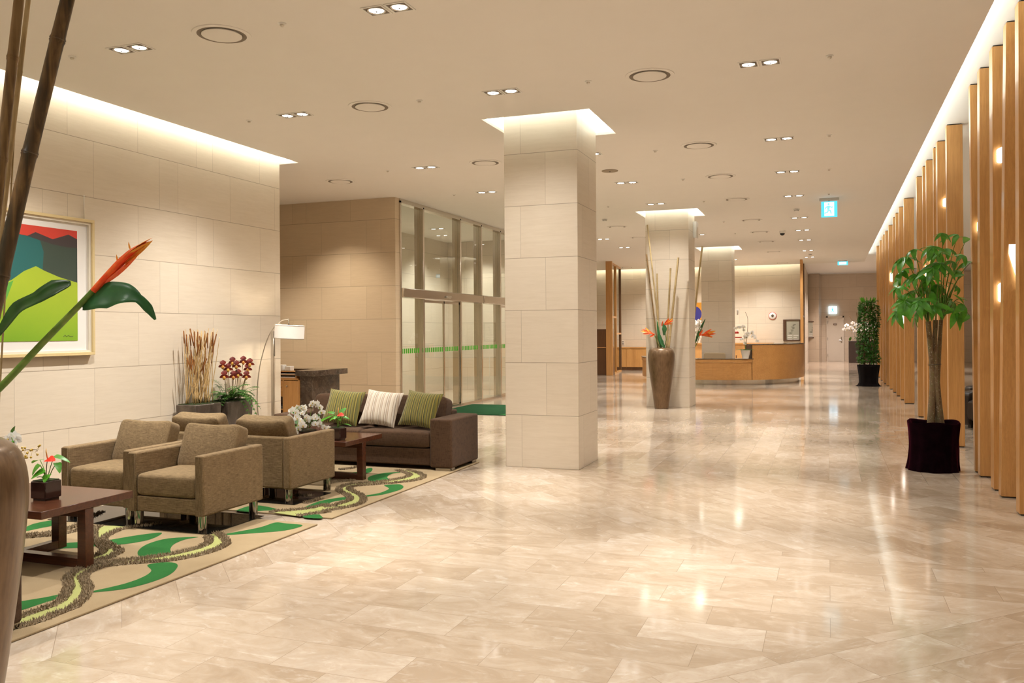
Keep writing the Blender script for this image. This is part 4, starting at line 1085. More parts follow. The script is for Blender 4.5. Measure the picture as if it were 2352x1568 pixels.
V2 = V((-3.13, 17.02, 0))
vase('tall bronze vase standing in front of the second column', V2)
def c2(x, y, Y=17.03): return at_Y(x, y, Y)
for lab, a, b, r, mt, ph in (('tallest slim bamboo pole leaning to the column edge in the second vase', (1519,806), (1487,516), .018, 'bamboo_pale', .2), ('slim bamboo pole leaning outward over the column edge in the second vase', (1512,806), (1485,584), .017, 'bamboo_brown', .25),
    ('short upright bamboo pole in the middle of the second vase', (1513,806), (1509,628), .021, 'bamboo_pale', .3), ('short greenish bamboo pole in the second vase', (1531,806), (1540,617), .021, 'bamboo_pale', .15), ('bamboo pole leaning toward the reception desk in the second vase', (1535,806), (1558,591), .024, 'bamboo_pale', .3)):
    bamboo(lab, c2(*a), c2(*b), r, mt, .30, ph)
def helic(label, loc, O, stalk, ax, leaves, name='heliconia_stem'):
    t = thing(name, label, 'flower', loc)
    MB().tube(smooth_path([p-O for p in stalk], 5), .008, 8).obj('stalk', M['stem_green'], t, smooth=180)
    A = [p-O for p in ax]; d = (A[-1]-A[0]); L = d.length; u = d.normalized(); side = u.cross(_fw).normalized()
    for k, (f, ang, l, w, mt) in enumerate(((0,.75,.42,.09,'helic_red'),(.05,-.10,.95,.13,'helic_red'),(.25,.35,.62,.10,'helic_red'),(.3,-.55,.55,.09,'helic_org'),(.45,.1,.60,.11,'helic_org'),(.15,-.35,.70,.09,'helic_red'))):
        m = MB(); dd = u*cos(ang)+side*sin(ang); m.leaf(A[0]+d*f, dd, -_fw+_up*.2, L*l, L*w*1.3, .08, .5, 6); m.obj('bract', M[mt], t, smooth=180)
    MB().tube([A[0], A[0]+d*.6], [.014, .008], 6).obj('bract_core', M['helic_red'], t, smooth=180)
    for pts, w in leaves:
        m = spine_leaf([p-O for p in pts], w, back, .2); m.obj('leaf', M['leaf_helic'], t, smooth=180, solid=.0015)
    return t
O2 = c2(1522, 806)
helic('orange heliconia pointing toward the entrance from the second vase', O2, O2, [O2, c2(1512,790,16.95), c2(1504,770,16.9)], [c2(1504,768,16.9), c2(1472,758,16.85)], [([c2(1519,800,16.95), c2(1514,775,16.9), c2(1509,735,16.9)], [.01,.035,.004])])
helic('orange and yellow heliconia standing upright in the second vase', O2, O2, [O2, c2(1530,780,16.95), c2(1524,750,16.9)], [c2(1520,748,16.9), c2(1545,733,16.85)], [([c2(1525,770,16.9), c2(1526,755,16.88), c2(1524,742,16.88)], [.012,.05,.01]), ([c2(1527,800,16.92), c2(1519,785,16.9), c2(1516,768,16.9)], [.012,.045,.006])])
# third arrangement, hidden behind the second column except for its flowers
V3 = V((-3.10, 18.62, 0))
vase('tall bronze vase hidden behind the second column, only its flowers showing', V3)
def c3(x, y, Y=18.62): return at_Y(x, y, Y)
bamboo('bamboo pole showing past the far edge of the second column', c3(1585, 808), c3(1613, 566), .022, 'bamboo_pale', .3, .2)
O3 = c3(1588, 812)
helic('orange heliconia pointing toward the corridor past the second column', O3, O3, [O3, c3(1600,790), c3(1608,768)], [c3(1606,770,18.5), c3(1643,762,18.4)], [([c3(1596,790), c3(1606,762), c3(1620,732)], [.01,.035,.004])])
t = thing('white_orchid', 'white orchid spray by the edge of the second column', 'flowers', c3(1596, 808)); O = c3(1596, 808); rnd = random.Random(31)
orchid_spray(t, [V((0,0,0)), c3(1599,770)-O, c3(1604,744)-O, c3(1607,760)-O], 9, .038, rnd)

# ------------------------------------------------------------------ marble concierge desk
DZ = 1.0
t = thing('concierge_desk', 'dark brown marble concierge desk in the alcove before the entrance', 'desk', (-7.6, 11.2, 0))
O = V((-7.6, 11.2, 0))
def lb(x0, x1, y0, y1, z0, z1): return MB().box(x0-O.x, x1-O.x, y0-O.y, y1-O.y, z0, z1)
MB().prism([(x-O.x, y-O.y) for x, y in ((-7.45,10.80),(-7.11,10.80),(-7.11,11.72),(-9.6,11.72),(-9.6,11.36),(-7.45,11.36))], .915, DZ).obj('counter_top', M['marble_dark'], t, bevel=.003, seg=1)
lb(-7.43, -7.21, 10.88, 11.64, 0, .915).obj('end_panel', M['marble_dark'], t, bevel=.003, seg=1)
lb(-9.6, -7.43, 11.50, 11.60, 0, .915).obj('front_panel', M['marble_dark'], t)
t2 = thing('desk_cabinet', 'oak cabinet with drawers and open shelves under the marble desk', 'cabinet', (-7.820, 11.1, 0)); O = V((-7.820, 11.1, 0))
lb(-9.5, -7.440, 10.86, 11.35, .85, .875).obj('cabinet_top', M['oak_h'], t2)
for x0, x1 in ((-7.445,-7.420), (-7.715,-7.692), (-8.300,-8.270), (-9.5,-9.47)): lb(x0, x1, 10.86, 11.13, 0, .85).obj('side_panel', M['oak'], t2)
lb(-9.5, -7.445, 11.115, 11.13, 0, .85).obj('back_panel', M['oak_dark'], t2)
lb(-9.5, -7.445, 10.87, 11.115, .04, .07).obj('bottom_shelf', M['oak_h'], t2)
d = lb(-7.690, -7.450, 10.86, 10.878, .07, .84).obj('cabinet_door', M['oak'], t2, bevel=.002, seg=1)
MB().ball((-7.640-O.x, 10.852-O.y, .76), .012, 8, 6).obj('lock', M['nickel'], d, smooth=180)
d = lb(-8.268, -7.717, 10.86, 10.878, .60, .84).obj('drawer', M['oak_h'], t2, bevel=.002, seg=1)
MB().tube(smooth_path([(-7.748-O.x, 10.86-O.y, .74), (-7.748-O.x, 10.83-O.y, .72), (-7.748-O.x, 10.83-O.y, .62), (-7.748-O.x, 10.86-O.y, .60)], 3), .009, 6).obj('pull_handle', M['dark_metal'], d, smooth=180)
lb(-8.268, -7.717, 10.87, 11.115, .40, .415).obj('shelf', M['oak_h'], t2)
for k in (2, 5):
    x = -7.83+.016*k; h = .25+.008*k
    b = lb(x, x+.042, 10.90, 11.10, .07, .07+h).obj('binder', plain('binder_%d' % k, [(.10,.13,.13),(.16,.10,.06),(.05,.08,.10),(.20,.22,.20),(.12,.05,.03),(.08,.12,.10)][k], .5), None)
    b.location = O; tag(b, 'binder %s on the bottom shelf of the oak cabinet' % ['with dark teal spine', 'with brown spine', 'with navy spine by the stone wall', 'with pale grey spine', 'with maroon spine', 'with green spine nearest the cabinet door'][k], 'binder', 'binders in the oak cabinet')
for k in range(3):
    b = lb(-8.05, -7.73, 10.89, 11.10, .416+.02*k, .433+.02*k).obj('folder', plain('folder_%d' % k, [(.07,.07,.07),(.14,.13,.12),(.05,.04,.04),(.20,.19,.17)][k], .6), None)
    b.location = O; tag(b, 'flat %s folder lying in the open shelf of the oak cabinet' % ['black bottom', 'grey second', 'dark brown third', 'pale top'][k], 'folder', 'folders in the oak cabinet')
t3 = thing('letter_tray', 'oak three tier letter tray standing on the cabinet under the marble top', 'tray', (-7.820, 10.95, .875)); O = V((-7.820, 10.95, .875))
def lb3(x0, x1, y0, y1, z0, z1): return MB().box(x0-O.x, x1-O.x, y0-O.y, y1-O.y, z0, z1)
for z in (0, .05, .10): lb3(-8.370, -7.480, 10.87, 11.05, z, z+.010).obj('tray_shelf', M['oak_h'], t3)
for x in (-8.370, -7.495): lb3(x, x+.015, 10.87, 11.05, .010, .10).obj('side_panel', M['oak'], t3)
lb3(-8.370, -7.480, 11.04, 11.05, .01, .10).obj('back_panel', M['oak_dark'], t3)
for k, (x0, x1, z, c) in enumerate(((-7.970,-7.520,.011,(.75,.70,.64)), (-7.970,-7.520,.061,(.70,.66,.62)), (-7.920,-7.770,.075,(.55,.16,.08)))):
    o = lb3(x0, x1, 10.885, 11.03, z, z+.012).obj('paper_stack', plain('paper_%d' % k, c, .7), None); o.location = O
    tag(o, ['white paper stack in the lower letter tray', 'white paper stack in the upper letter tray', 'thin orange booklet on the upper letter tray papers'][k], 'paper')
for k, x in enumerate((-7.80, -7.665)):
    o = MB().box(-.05, .05, -.05, .05, 0, .09-.02*k).obj('small_device', M['white_plastic'], None, bevel=.006); o.location = (x, 10.96, .9865)
    tag(o, ['white card reader on the letter tray, by the stone wall', 'small white device beside the card reader'][k], 'device')

# green entrance mat
t = thing('door_mat', 'dark green entrance mat with a lighter corner in front of the glass doors', 'mat', (-6.1, 15.8, 0))
MB().prism([(-1.05,-1.02),(1.4,-1.02),(1.4,1.05),(-1.05,1.05)], .001, .012).obj('mat_base', M['mat_green'], t)
MB().add([(.34,-1.0,.0125),(1.38,-1.0,.0125),(1.38,-.1,.0125),(.75,-.35,.0125)], [(0,1,2,3)]).obj('light_corner', M['mat_light'], t)
o = MB().box(-.14, .14, -.10, .10, 0, .02).obj('door_stand', M['dark_metal'], None, bevel=.005); 
o.location = (-6.95, 19.2, 0); tag(o, 'small dark metal foot plate on the floor by the far glass door', 'floor stand')
MB().tube([(0,0,.02),(0,0,.95)], .012, 8).obj('post', M['steel'], o, smooth=180)

# ------------------------------------------------------------------ reception
RC = V((-3.15, 27.45, 0))
def arc_pts(a0, a1, n, rx, ry, c=RC): return [(c.x+rx*cos(a0+(a1-a0)*i/n), c.y+ry*sin(a0+(a1-a0)*i/n)) for i in range(n+1)]
def wall_arc(a0, a1, n, rx, ry, th, z0, z1):
    o = arc_pts(a0, a1, n, rx, ry); i = arc_pts(a0, a1, n, rx-th, ry-th); m = MB()
    for k in range(n):
        p = [i[k], o[k], o[k+1], i[k+1]]
        m.add([(x-RC.x, y-RC.y, z0) for x, y in p]+[(x-RC.x, y-RC.y, z1) for x, y in p], [(3,2,1,0),(4,5,6,7),(1,2,6,5),(3,0,4,7)]+([(0,1,5,4)] if k == 0 else [])+([(2,3,7,6)] if k == n-1 else []))
    return m
t = thing('reception_desk', 'curved oak reception desk with a low counter and a raised end', 'desk', RC)
A0, A1, A2 = R_(183), R_(297), R_(372)
RX, RY = 2.45, 2.72
def vee(name): return M['oak_h']
wall_arc(A0, A1, 44, RX, RY, .05, .14, .63).obj('low_front', M['oak_h'], t, smooth=30)
wall_arc(A0, A1, 44, RX+.02, RY+.02, .07, .635, .725).obj('low_fascia', M['oak_h'], t, smooth=30)
wall_arc(A0, A1+.02, 44, RX+.03, RY+.03, .46, .725, .745).obj('low_counter_top', M['marble_dark'], t, smooth=30)
wall_arc(A1+.006, A2, 44, RX+.02, RY+.02, .05, .14, 1.13).obj('raised_front', M['oak_h'], t, smooth=30)
wall_arc(A1, A2, 44, RX+.03, RY+.03, .50, 1.13, 1.155).obj('raised_counter_top', M['marble_dark'], t, smooth=30)
wall_arc(A1+.0, A1+.008, 1, RX, RY, .46, .745, 1.13).obj('raised_end', M['oak_dark'], t)
wall_arc(A0, A2, 60, RX-.14, RY-.14, .03, 0, .14).obj('kick_plate', M['steel'], t, smooth=30)
wall_arc(A1, A2, 40, RX-.45, RY-.45, .04, .06, 1.12).obj('inner_panel', M['oak'], t, smooth=30)
wall_arc(A0, A0+.05, 2, RX+.0, RY+.0, .70, .14, .70).obj('desk_end', M['oak'], t)
# chairs behind the desk
def office_chair(label, x, y, rz):
    t = thing('desk_chair', label, 'chair', (x, y, 0), rz, 'beige reception chairs')
    superbox(.62, .10, .48, .2, .15, 40, 14, (0, .20, .66)).obj('backrest', M['beige_leather'], t, smooth=180)
    superbox(.60, .52, .11, .3, .2, 40, 14, (0, -.03, .45)).obj('seat', M['beige_leather'], t, smooth=180)
    MB().tube([(0,0,.05),(0,0,.41)], .03, 10).obj('column_post', M['chrome'], t, smooth=180)
    b = MB()
    for k in range(5):
        a = k*2*pi/5; b.hexa([(.03*cos(a+1.57)-0, .03*sin(a+1.57), .03), (.30*cos(a)+.02*cos(a+1.57), .30*sin(a)+.02*sin(a+1.57), .0), (.30*cos(a)-.02*cos(a+1.57), .30*sin(a)-.02*sin(a+1.57), .0), (-.03*cos(a+1.57), -.03*sin(a+1.57), .03),
                             (.03*cos(a+1.57), .03*sin(a+1.57), .07), (.30*cos(a)+.02*cos(a+1.57), .30*sin(a)+.02*sin(a+1.57), .04), (.30*cos(a)-.02*cos(a+1.57), .30*sin(a)-.02*sin(a+1.57), .04), (-.03*cos(a+1.57), -.03*sin(a+1.57), .07)])
    b.obj('star_base', M['dark_metal'], t)
    return t
p = at_Y(1641, 826, 25.42)
office_chair('beige chair behind the low reception counter, before the third column', p.x, 25.28, 0)
# potted orchid on the low counter
p = at_Y(1713, 824, 25.0); p = V((p.x, 24.93, .747))
t = thing('potted_orchid', 'white orchid in a white pot on the low reception counter', 'potted plant', p)
MB().lathe([(.085, 0), (.135, .235), (.140, .24), (.130, .24), (.0001, .215)], 28).obj('pot', M['ceramic_white'], t, smooth=50)
rnd = random.Random(8)
m = MB()
for k in range(12):
    a = k*.55; q = MB(); q.leaf((.04*cos(a), .04*sin(a), .225), (cos(a), sin(a), .55), (0,0,1), .24, .08, .45); q.obj('leaf', M['leaf_fern'], t, smooth=180)
orchid_spray(t, [V((0,0,.23)), V((.02,0,.55)), V((.10,-.02,.72)), V((.22,-.03,.70)), V((.30,-.03,.52))], 11, .055, rnd, spread=.05)
orchid_spray(t, [V((0,0,.23)), V((-.02,0,.55)), V((-.06,-.02,.85)), V((-.16,-.03,.88)), V((-.24,-.03,.84))], 8, .050, rnd, spread=.05)
orchid_spray(t, [V((0,0,.23)), V((-.03,0,.45)), V((-.06,-.03,.55)), V((-.13,-.03,.53))], 3, .045, rnd, spread=.04)
MB().tube(smooth_path([V((.02,0,.23)), V((.05,0,.7)), V((.07,0,1.05)), V((.05,0,1.2)), V((.0,0,1.32))], 4), .006, 6).obj('dry_branch', M['stem_brown'], t, smooth=180)
# credenza along the back wall
t = thing('credenza', 'long low oak credenza along the reception back wall', 'cabinet', (-6.0, 33.2, 0)); O = V((-6.0, 33.2, 0))
def lb(x0, x1, y0, y1, z0, z1): return MB().box(x0-O.x, x1-O.x, y0-O.y, y1-O.y, z0, z1)
lb(-10.6, -5.3, 32.95, 33.52, .86, .91).obj('credenza_top', M['oak_h'], t)
lb(-10.6, -5.3, 33.0, 33.52, 0, .12).obj('plinth', M['oak_dark'], t)
lb(-10.6, -5.3, 33.40, 33.52, .12, .86).obj('back_panel', M['oak_dark'], t)
for x in (-10.6, -9.0, -7.45, -5.75, -5.34): lb(x, x+.04, 32.98, 33.40, .12, .86).obj('side_panel', M['oak'], t)
for a, b in ((-10.56, -9.0), (-8.96, -7.45), (-7.41, -5.75)): lb(a, b, 32.965, 32.985, .13, .85).obj('cabinet_door', M['oak'], t)
lb(-5.71, -5.34, 32.98, 33.40, .46, .49).obj('shelf', M['oak_h'], t)
t = thing('credenza', 'raised oak back counter behind the white potted orchid', 'cabinet', (-3.2, 33.2, 0)); O = V((-3.2, 33.2, 0))
lb(-5.25, -1.9, 32.9, 33.5, 1.02, 1.07).obj('credenza_top', M['oak_h'], t); lb(-5.25, -1.9, 32.95, 33.5, 0, 1.02).obj('credenza_body', M['oak'], t)
# wall sockets, alarm, frames
o = MB().box(-.05, .05, -.012, 0, -.09, .09).obj('wall_socket', M['white_plastic'], None, bevel=.004); o.location = at_Y(1431, 787, 33.55); tag(o, 'white double wall socket above the low oak credenza', 'socket')
for z in (-.04, .04): MB().box(-.03, .03, -.016, -.012, z-.025, z+.025).obj('socket_face', M['vent_dark'], o)
o = MB().lathe([(.13, 0), (.13, .03), (.10, .05), (.0001, .055)], 28).obj('fire_alarm', M['white_plastic'], None, smooth=40); o.location = at_Y(1774.5, 725, 33.55); o.rotation_euler = (pi/2, 0, 0); tag(o, 'round red rimmed fire alarm on the reception stone wall', 'fire alarm')
MB().lathe([(.142, 0), (.142, .025), (.128, .035)], 28, close=False).obj('red_rim', M['red'], o, smooth=40)
MB().lathe([(.05, .05), (.05, .062), (.0001, .064)], 16).obj('alarm_lens', M['chrome'], o, smooth=40)
def map_frame(label, p, w, h, axis):
    t = thing('wall_frame', label, 'framed notice', p, 0 if axis == 'y' else pi/2)
    f = .045; g = .11
    M.setdefault('frame_brown', plain('brown_frame', (.10,.05,.028), .35)); M.setdefault('notice', plain('notice_glass', (.47,.45,.36), .12, coat=.4)); M.setdefault('notice_ink', plain('notice_ink', (.22,.21,.16), .5))
    MB().box(-w/2, w/2, -.06, 0, h/2-f, h/2).obj('frame_rail', M['frame_brown'], t); MB().box(-w/2, w/2, -.06, 0, -h/2, -h/2+f).obj('frame_rail', M['frame_brown'], t)
    MB().box(-w/2, -w/2+g, -.06, 0, -h/2+f, h/2-f).obj('frame_side', M['frame_brown'], t); MB().box(w/2-f, w/2, -.06, 0, -h/2+f, h/2-f).obj('frame_side', M['frame_brown'], t)
    n = MB().box(-w/2+g, w/2-f, -.035, -.02, -h/2+f, h/2-f).obj('notice_sheet', M['notice'], t)
    k = MB(); rr = random.Random(3)
    for i in range(26):
        u = i/25; k.box(-.02+.12*u+rr.uniform(-.06,.06)-.06, -.02+.12*u+rr.uniform(-.03,.05), -.0365, -.035, -.15+.36*u, -.135+.36*u)
    k.obj('map_marks', M['notice_ink'], n)
    k = MB()
    for i in range(3):
        for x in (-w*.32, w*.02):
            k.box(x+.04, x+.04+rr.uniform(.12,.18), -.0365, -.035, -h*.26-.075*i, -h*.26+.022-.075*i)
    k.obj('text_lines', M['white_plastic'], n)
    return t
p = at_Y(1819, 758, 33.55); map_frame('brown framed map notice on the reception stone wall', (p.x, 33.55, p.z), .62, .80, 'y')
p = at_Y(1853, 757, 44.0); map_frame('brown framed notice on the far corridor wall', (-.72, 43.93, p.z), .62, .82, 'y')
o = MB().lathe([(.06, 0), (.055, .04), (.0001, .05)], 18).obj('wall_speaker', M['white_plastic'], None, smooth=40); o.location = at_X(1692.5, 717, COLX[1]); o.rotation_euler = (0, pi/2, 0); o.scale = (1.4, 1, 1); tag(o, 'white oval sensor on the side of the third column', 'sensor')
p = at_X(1691.5, 766, COLX[1])
t = thing('fire_bell', 'red fire call point with a round red bell on the third column', 'fire alarm', (COLX[1], p.y, p.z))
MB().box(0, .03, -.10, .10, -.08, .12).obj('call_plate', M['red'], t); MB().lathe([(.07, 0), (.07, .05), (.03, .07)], 20).obj('bell', M['red'], t, smooth=40)
t.children[-1].location = (.035, -.02, -.10); t.children[-1].rotation_euler = (0, pi/2, 0)
o = MB().box(0, .07, -.14, .14, -.17, .17).obj('wall_lamp', M['white_plastic'], None, bevel=.01); o.location = at_X(1594, 529, COLX[1]); tag(o, 'white emergency light box high on the side of the second column', 'wall light')
MB().box(.07, .075, -.10, .10, -.14, .06).obj('light_lens', M['nickel'], o)
o = MB().box(0, .02, -.04, .04, -.07, .07).obj('wall_switch', M['oak_dark'], None); o.location = at_X(1690.5, 821, COLX[1]); tag(o, 'small brown wall switch low on the third column', 'switch')
# orange painting behind the columns
p0 = at_Y(1586, 695, 33.5); p1 = at_Y(1612, 743, 33.5)
t = thing('framed_painting', 'orange painting with a blue disc half hidden behind the second column', 'painting', ((p0.x+p1.x)/2, 33.545, p1.z)); w = p1.x-p0.x+.5; h = p0.z-p1.z; DX = at_Y(1593, 722, 33.5).x-(p0.x+p1.x)/2
MB().box(-w/2-.2, w/2-.25+.25, -.04, 0, 0, h).obj('canvas', plain('orange_paint', (.62,.27,.018), .6), t)
c = MB(); c.extr([(DX+.31*cos(a*pi/12), -.0405, h*.46+.31*sin(a*pi/12)) for a in range(24)], (0,-.002,0)); c.obj('disc', plain('blue_paint', (.035,.03,.22), .6), t)
c = MB(); c.extr([(-.15,-.0405,.08),(.2,-.0405,.12),(.2,-.0405,.15),(-.15,-.0405,.12)], (0,-.002,0)); c.obj('stroke', M['art_dark'], t)
t = thing('white_orchid', 'white orchids in a low pot on the back counter under the orange painting', 'flowers', (at_Y(1602, 790, 33.2).x, 33.15, 1.07)); rnd = random.Random(13)
MB().lathe([(.12, 0), (.15, .18), (.13, .18), (.0001, .15)], 20).obj('pot', M['ceramic_white'], t, smooth=50)
for s in (-.3, -.1, .12, .3): orchid_spray(t, [V((0,0,.15)), V((s*.4,0,.6)), V((s*.8,0,.85)), V((s*1.1,0,.72))], 7, .07, rnd, spread=.06)
# wood and glass screens
def screen_frame(label, base, dirv, width, parts):
    t = thing('wood_screen', label, 'screen', base); d = V(dirv).normalized(); n = V((-d.y, d.x, 0))
    def pb(a, b, z0, z1, nm, mat, th=.05):
        p = [d*a-n*th, d*b-n*th, d*b+n*th, d*a+n*th]
        return MB().hexa([(q.x, q.y, z0) for q in p]+[(q.x, q.y, z1) for q in p]).obj(nm, M[mat], t)
    H = HC
    pb(-.0, .16, 0, H, 'post', 'oak', .11); pb(width-.06, width, 0, H, 'post', 'oak_dark', .05); pb(width*.52, width*.52+.10, 0, H, 'post', 'oak', .05)
    pb(.16, width, H-.06, H, 'head_rail', 'oak'); pb(.16, width, 0, .05, 'sill_rail', 'oak')
    pb(.16, width*.5, 2.02, 2.08, 'cross_rail', 'oak'); pb(width*.55, width, 1.42, 1.48, 'cross_rail', 'oak')
    pb(.17, width-.06, .05, H-.06, 'pane', 'glass', .006)
    return t
p = at_z(1400, 862, 0); p2 = at_z(1425, 852, 0)
screen_frame('oak and glass screen standing between the nearest column and the reception', p, p2-p, (p2-p).length, 2)
p = at_z(1843, 858, 0)
t = thing('wood_screen', 'narrow oak screen post at the corridor end of the reception wall', 'screen', (-.86, 31.3, 0))
MB().box(-.04, .05, -.1, .02, 0, HC).obj('post', M['oak'], t); MB().box(-.04, .05, 1.9, 2.02, 0, HC).obj('post', M['oak_dark'], t); MB().box(-.03, .04, .9, 1.0, .0, HC).obj('post', M['oak'], t)
MB().box(-.03, .04, .02, 1.9, 2.0, 2.06).obj('cross_rail', M['steel'], t); MB().box(-.005, .005, .02, 1.9, 0.05, HC).obj('pane', M['glass'], t); MB().box(-.055, -.04, .25, .33, .9, 1.55).obj('pull_handle', M['black'], t)
# dark unit seen beside the nearest column
p = at_z(1382, 862, 0)
t = thing('wall_unit', 'dark wood unit with a hanging brown panel seen past the nearest column', 'cabinet', (p.x-.35, p.y+.6, 0))
MB().box(-.5, .62, -.25, .25, 0, .95).obj('cabinet_body', M['oak_dark'], t, bevel=.01); MB().box(-.5, .60, -.30, .2, .98, 1.62).obj('brown_panel', M['oak_dark'], t, bevel=.01)
MB().box(.45, .62, -.27, -.25, .05, .93).obj('cabinet_door', M['oak'], t)

# ------------------------------------------------------------------ far planter with white orchids
t = thing('orchid_planter', 'dark square planter of white orchids at the end of the corridor', 'planter', (1.45, 43.0, 0))
MB().box(-.55, .75, -.45, .45, 0, 1.0).obj('planter_box', plain('dark_planter', (.045,.028,.022), .5), t, bevel=.01); rnd = random.Random(17)
for k in range(11):
    x = -.5+.12*k; q = MB(); q.leaf((x, -.25, 1.0), (rnd.uniform(-.5,.5), -.5, .8), (0,-.5,1), .35, .12, .4); q.obj('leaf', M['leaf_dark'], t)
for k in range(9):
    x = -.55+.15*k
    orchid_spray(t, [V((x*.7,-.1,1.0)), V((x*.8,-.2,1.45)), V((x*1.0,-.3,1.75+rnd.uniform(-.1,.1))), V((x*1.25-.05,-.35,1.55))], 7, .115, rnd, spread=.12, tip=False)
for s in ((-.5,.2,2.2), (.2,.0,2.5), (.5,.1,2.3), (-.2,0,2.35)): MB().tube(smooth_path([V((s[0]*.3,0,1.0)), V((s[0]*.3,0,1.7)), V((s[0]*.8,0,2.0)), V(s)], 4), .014, 5).obj('dry_branch', M['stem_brown'], t, smooth=180)

# ------------------------------------------------------------------ clipped green column plant
HP = V((1.03, 25.3, 0))
t = thing('leafy_column_plant', 'tall clipped green column plant in a black cloth covered pot by the slats', 'potted plant', HP)
n = 40
rows = []
for z, r in ((0, .30), (.03, .27), (.10, .235), (.30, .245), (.50, .275), (.58, .285), (.57, .26)):
    rows.append([((r+(.012*sin(a*5)+.008*sin(a*9+1))*(1+2*(z < .02)))*cos(a), (r+(.012*sin(a*5)+.008*sin(a*9+1)))*sin(a), z) for a in [2*pi*k/n for k in range(n+1)]])
MB().grid(rows).obj('pot_cover', M['black_cloth'], t, smooth=180)
MB().lathe([(.0001, .54), (.27, .54)], 20, close=False).obj('soil', M['soil'], t)
rnd = random.Random(41); m = MB()
for k in range(2600):
    a = rnd.uniform(0, 2*pi); z = rnd.uniform(.62, 2.34)
    rr = .285*(1-.25*max(0, (z-2.1)/.25))*(.86+.14*sin(3*a+z*4)); r = rr*sqrt(rnd.uniform(.55, 1.05)) if z < 2.2 else rr*sqrt(rnd.random())
    p = V((r*cos(a), r*sin(a), z)); out = V((cos(a), sin(a), rnd.uniform(-.5,.3)))
    d = (out+V((rnd.uniform(-.8,.8), rnd.uniform(-.8,.8), rnd.uniform(-.7,.5)))).normalized()
    m.leaf(p, d, V((rnd.uniform(-.4,.4), rnd.uniform(-.4,.4), 1))+out*.5, rnd.uniform(.06,.10), rnd.uniform(.04,.065), .2, .2, 2)
m.obj('foliage', M['hedge_leaf'], t)
for k in range(5): MB().tube([(.12*cos(k*1.3), .12*sin(k*1.3), .5), (.15*cos(k*1.3), .15*sin(k*1.3), 1.2), (.1*cos(k*1.3), .1*sin(k*1.3), 2.2)], .012, 5).obj('stem', M['stem_brown'], t)
for k in range(16):
    a = rnd.uniform(0, 2*pi); q = MB(); q.leaf((.15*cos(a), .15*sin(a), 2.28), (.4*cos(a), .4*sin(a), 1), (0,-1,.2), .17, .03, .2, .1, 3); q.obj('shoot', M['leaf_bright'], t)

# ------------------------------------------------------------------ money tree
TP = V((1.085, 10.47, 0))
t = thing('money_tree', 'money tree with palm shaped leaves in a maroon velvet wrapped pot', 'potted plant', TP)
n = 72; rows = []
def vel(a, z):
    f = z/.53
    r = .256-.014*sin(min(1,f)*3.0)+.010*f+.012*cos(a-3.6)*max(0,1-2.2*f)
    fold = (.010*sin(7*a+3.2*f)+.008*sin(11*a-2*f+1)+.005*sin(17*a))*(1-.55*f)
    r += fold*.8+.010*max(0, 1-f*7)
    return r
for z in [0, .012, .03, .06, .10, .16, .22, .28, .34, .40, .45, .49, .515, .53, .535, .525, .50, .46]:
    k = 1.0 if z <= .53 else 1.0
    rows.append([(vel(2*pi*i/n, z)*cos(2*pi*i/n)*k-.02*(.53-z)*0, vel(2*pi*i/n, z)*sin(2*pi*i/n)*k, z) for i in range(n+1)])
top = rows[-5:]
for j, sc in enumerate((1.0, .99, .95, .90, .86)):
    rows[-5+j] = [(x*sc, y*sc, z+(.012*sin(3*atan2(y, x)) if j < 4 else 0)) for x, y, z in rows[-5+j]]
MB().grid(rows).obj('velvet_wrap', M['velvet'], t, smooth=180)
MB().lathe([(.0001, .485), (.252, .485)], 24, close=False).obj('soil', M['soil'], t)
def tp(x, y, Y=10.47): return at_Y(x, y, Y)-TP
tr = [[(2138,982,10.45),(2140,930,10.45),(2142,880,10.46),(2140,830,10.45),(2136,785,10.44),(2132,738,10.42)], [(2160,978,10.50),(2154,920,10.48),(2151,875,10.46),(2147,825,10.47),(2147,780,10.50),(2149,735,10.52)], [(2151,975,10.60),(2152,900,10.55),(2155,840,10.55),(2158,790,10.56),(2161,735,10.58)]]
rad = [[.042,.036,.032,.029,.027,.028], [.046,.039,.034,.030,.026,.025], [.034,.029,.025,.022,.022]]
tops = []
for P, r in zip(tr, rad):
    p = smooth_path([tp(*q) for q in P], 5); m = len(p); rs = []
    for i in range(m):
        f = i/(m-1)*(len(r)-1); a = min(int(f), len(r)-2); rs.append(r[a]+(r[a+1]-r[a])*(f-a))
    MB().tube(p, rs, 16).obj('trunk', M['bark'], t, smooth=60); tops.append(p[-1])
cb = [tp(2134, 838, 10.39), tp(2160, 836, 10.39), tp(2162, 836, 10.56), tp(2132, 838, 10.56)]
MB().tube(cb+[cb[0]], .0035, 6).obj('cable_tie', M['black'], t)
# branches and palmate leaves; hub = where the leaflets meet
hubs = [(2166,535,10.35),(2200,538,10.40),(2150,545,10.5),(2222,545,10.5),(2098,572,10.35),(2140,566,10.2),(2176,570,10.6),(2212,585,10.35),(2075,590,10.4),(2118,600,10.25),(2160,605,10.2),(2190,600,10.55),(2232,600,10.6),
        (2070,622,10.5),(2105,632,10.3),(2143,615,10.15),(2180,640,10.25),(2215,630,10.35),(2060,660,10.3),(2092,668,10.55),(2125,660,10.7),(2155,655,10.6),(2200,658,10.5),(2232,655,10.65),(2078,690,10.25),(2110,690,10.15),(2146,700,10.2),
        (2185,690,10.6),(2215,700,10.3),(2062,715,10.45),(2090,722,10.3),(2195,715,10.25),(2228,725,10.55),(2110,712,10.5),(2168,690,10.75),(2130,640,10.7),(2085,640,10.75),(2105,600,10.7),(2150,580,10.75),(2200,620,10.75),(2070,680,10.7),(2222,690,10.75)]
hubs = [h for i, h in enumerate(hubs) if i % 7 != 2]
rnd = random.Random(77); leaves = MB(); br = MB(); cen = tp(2146, 690)
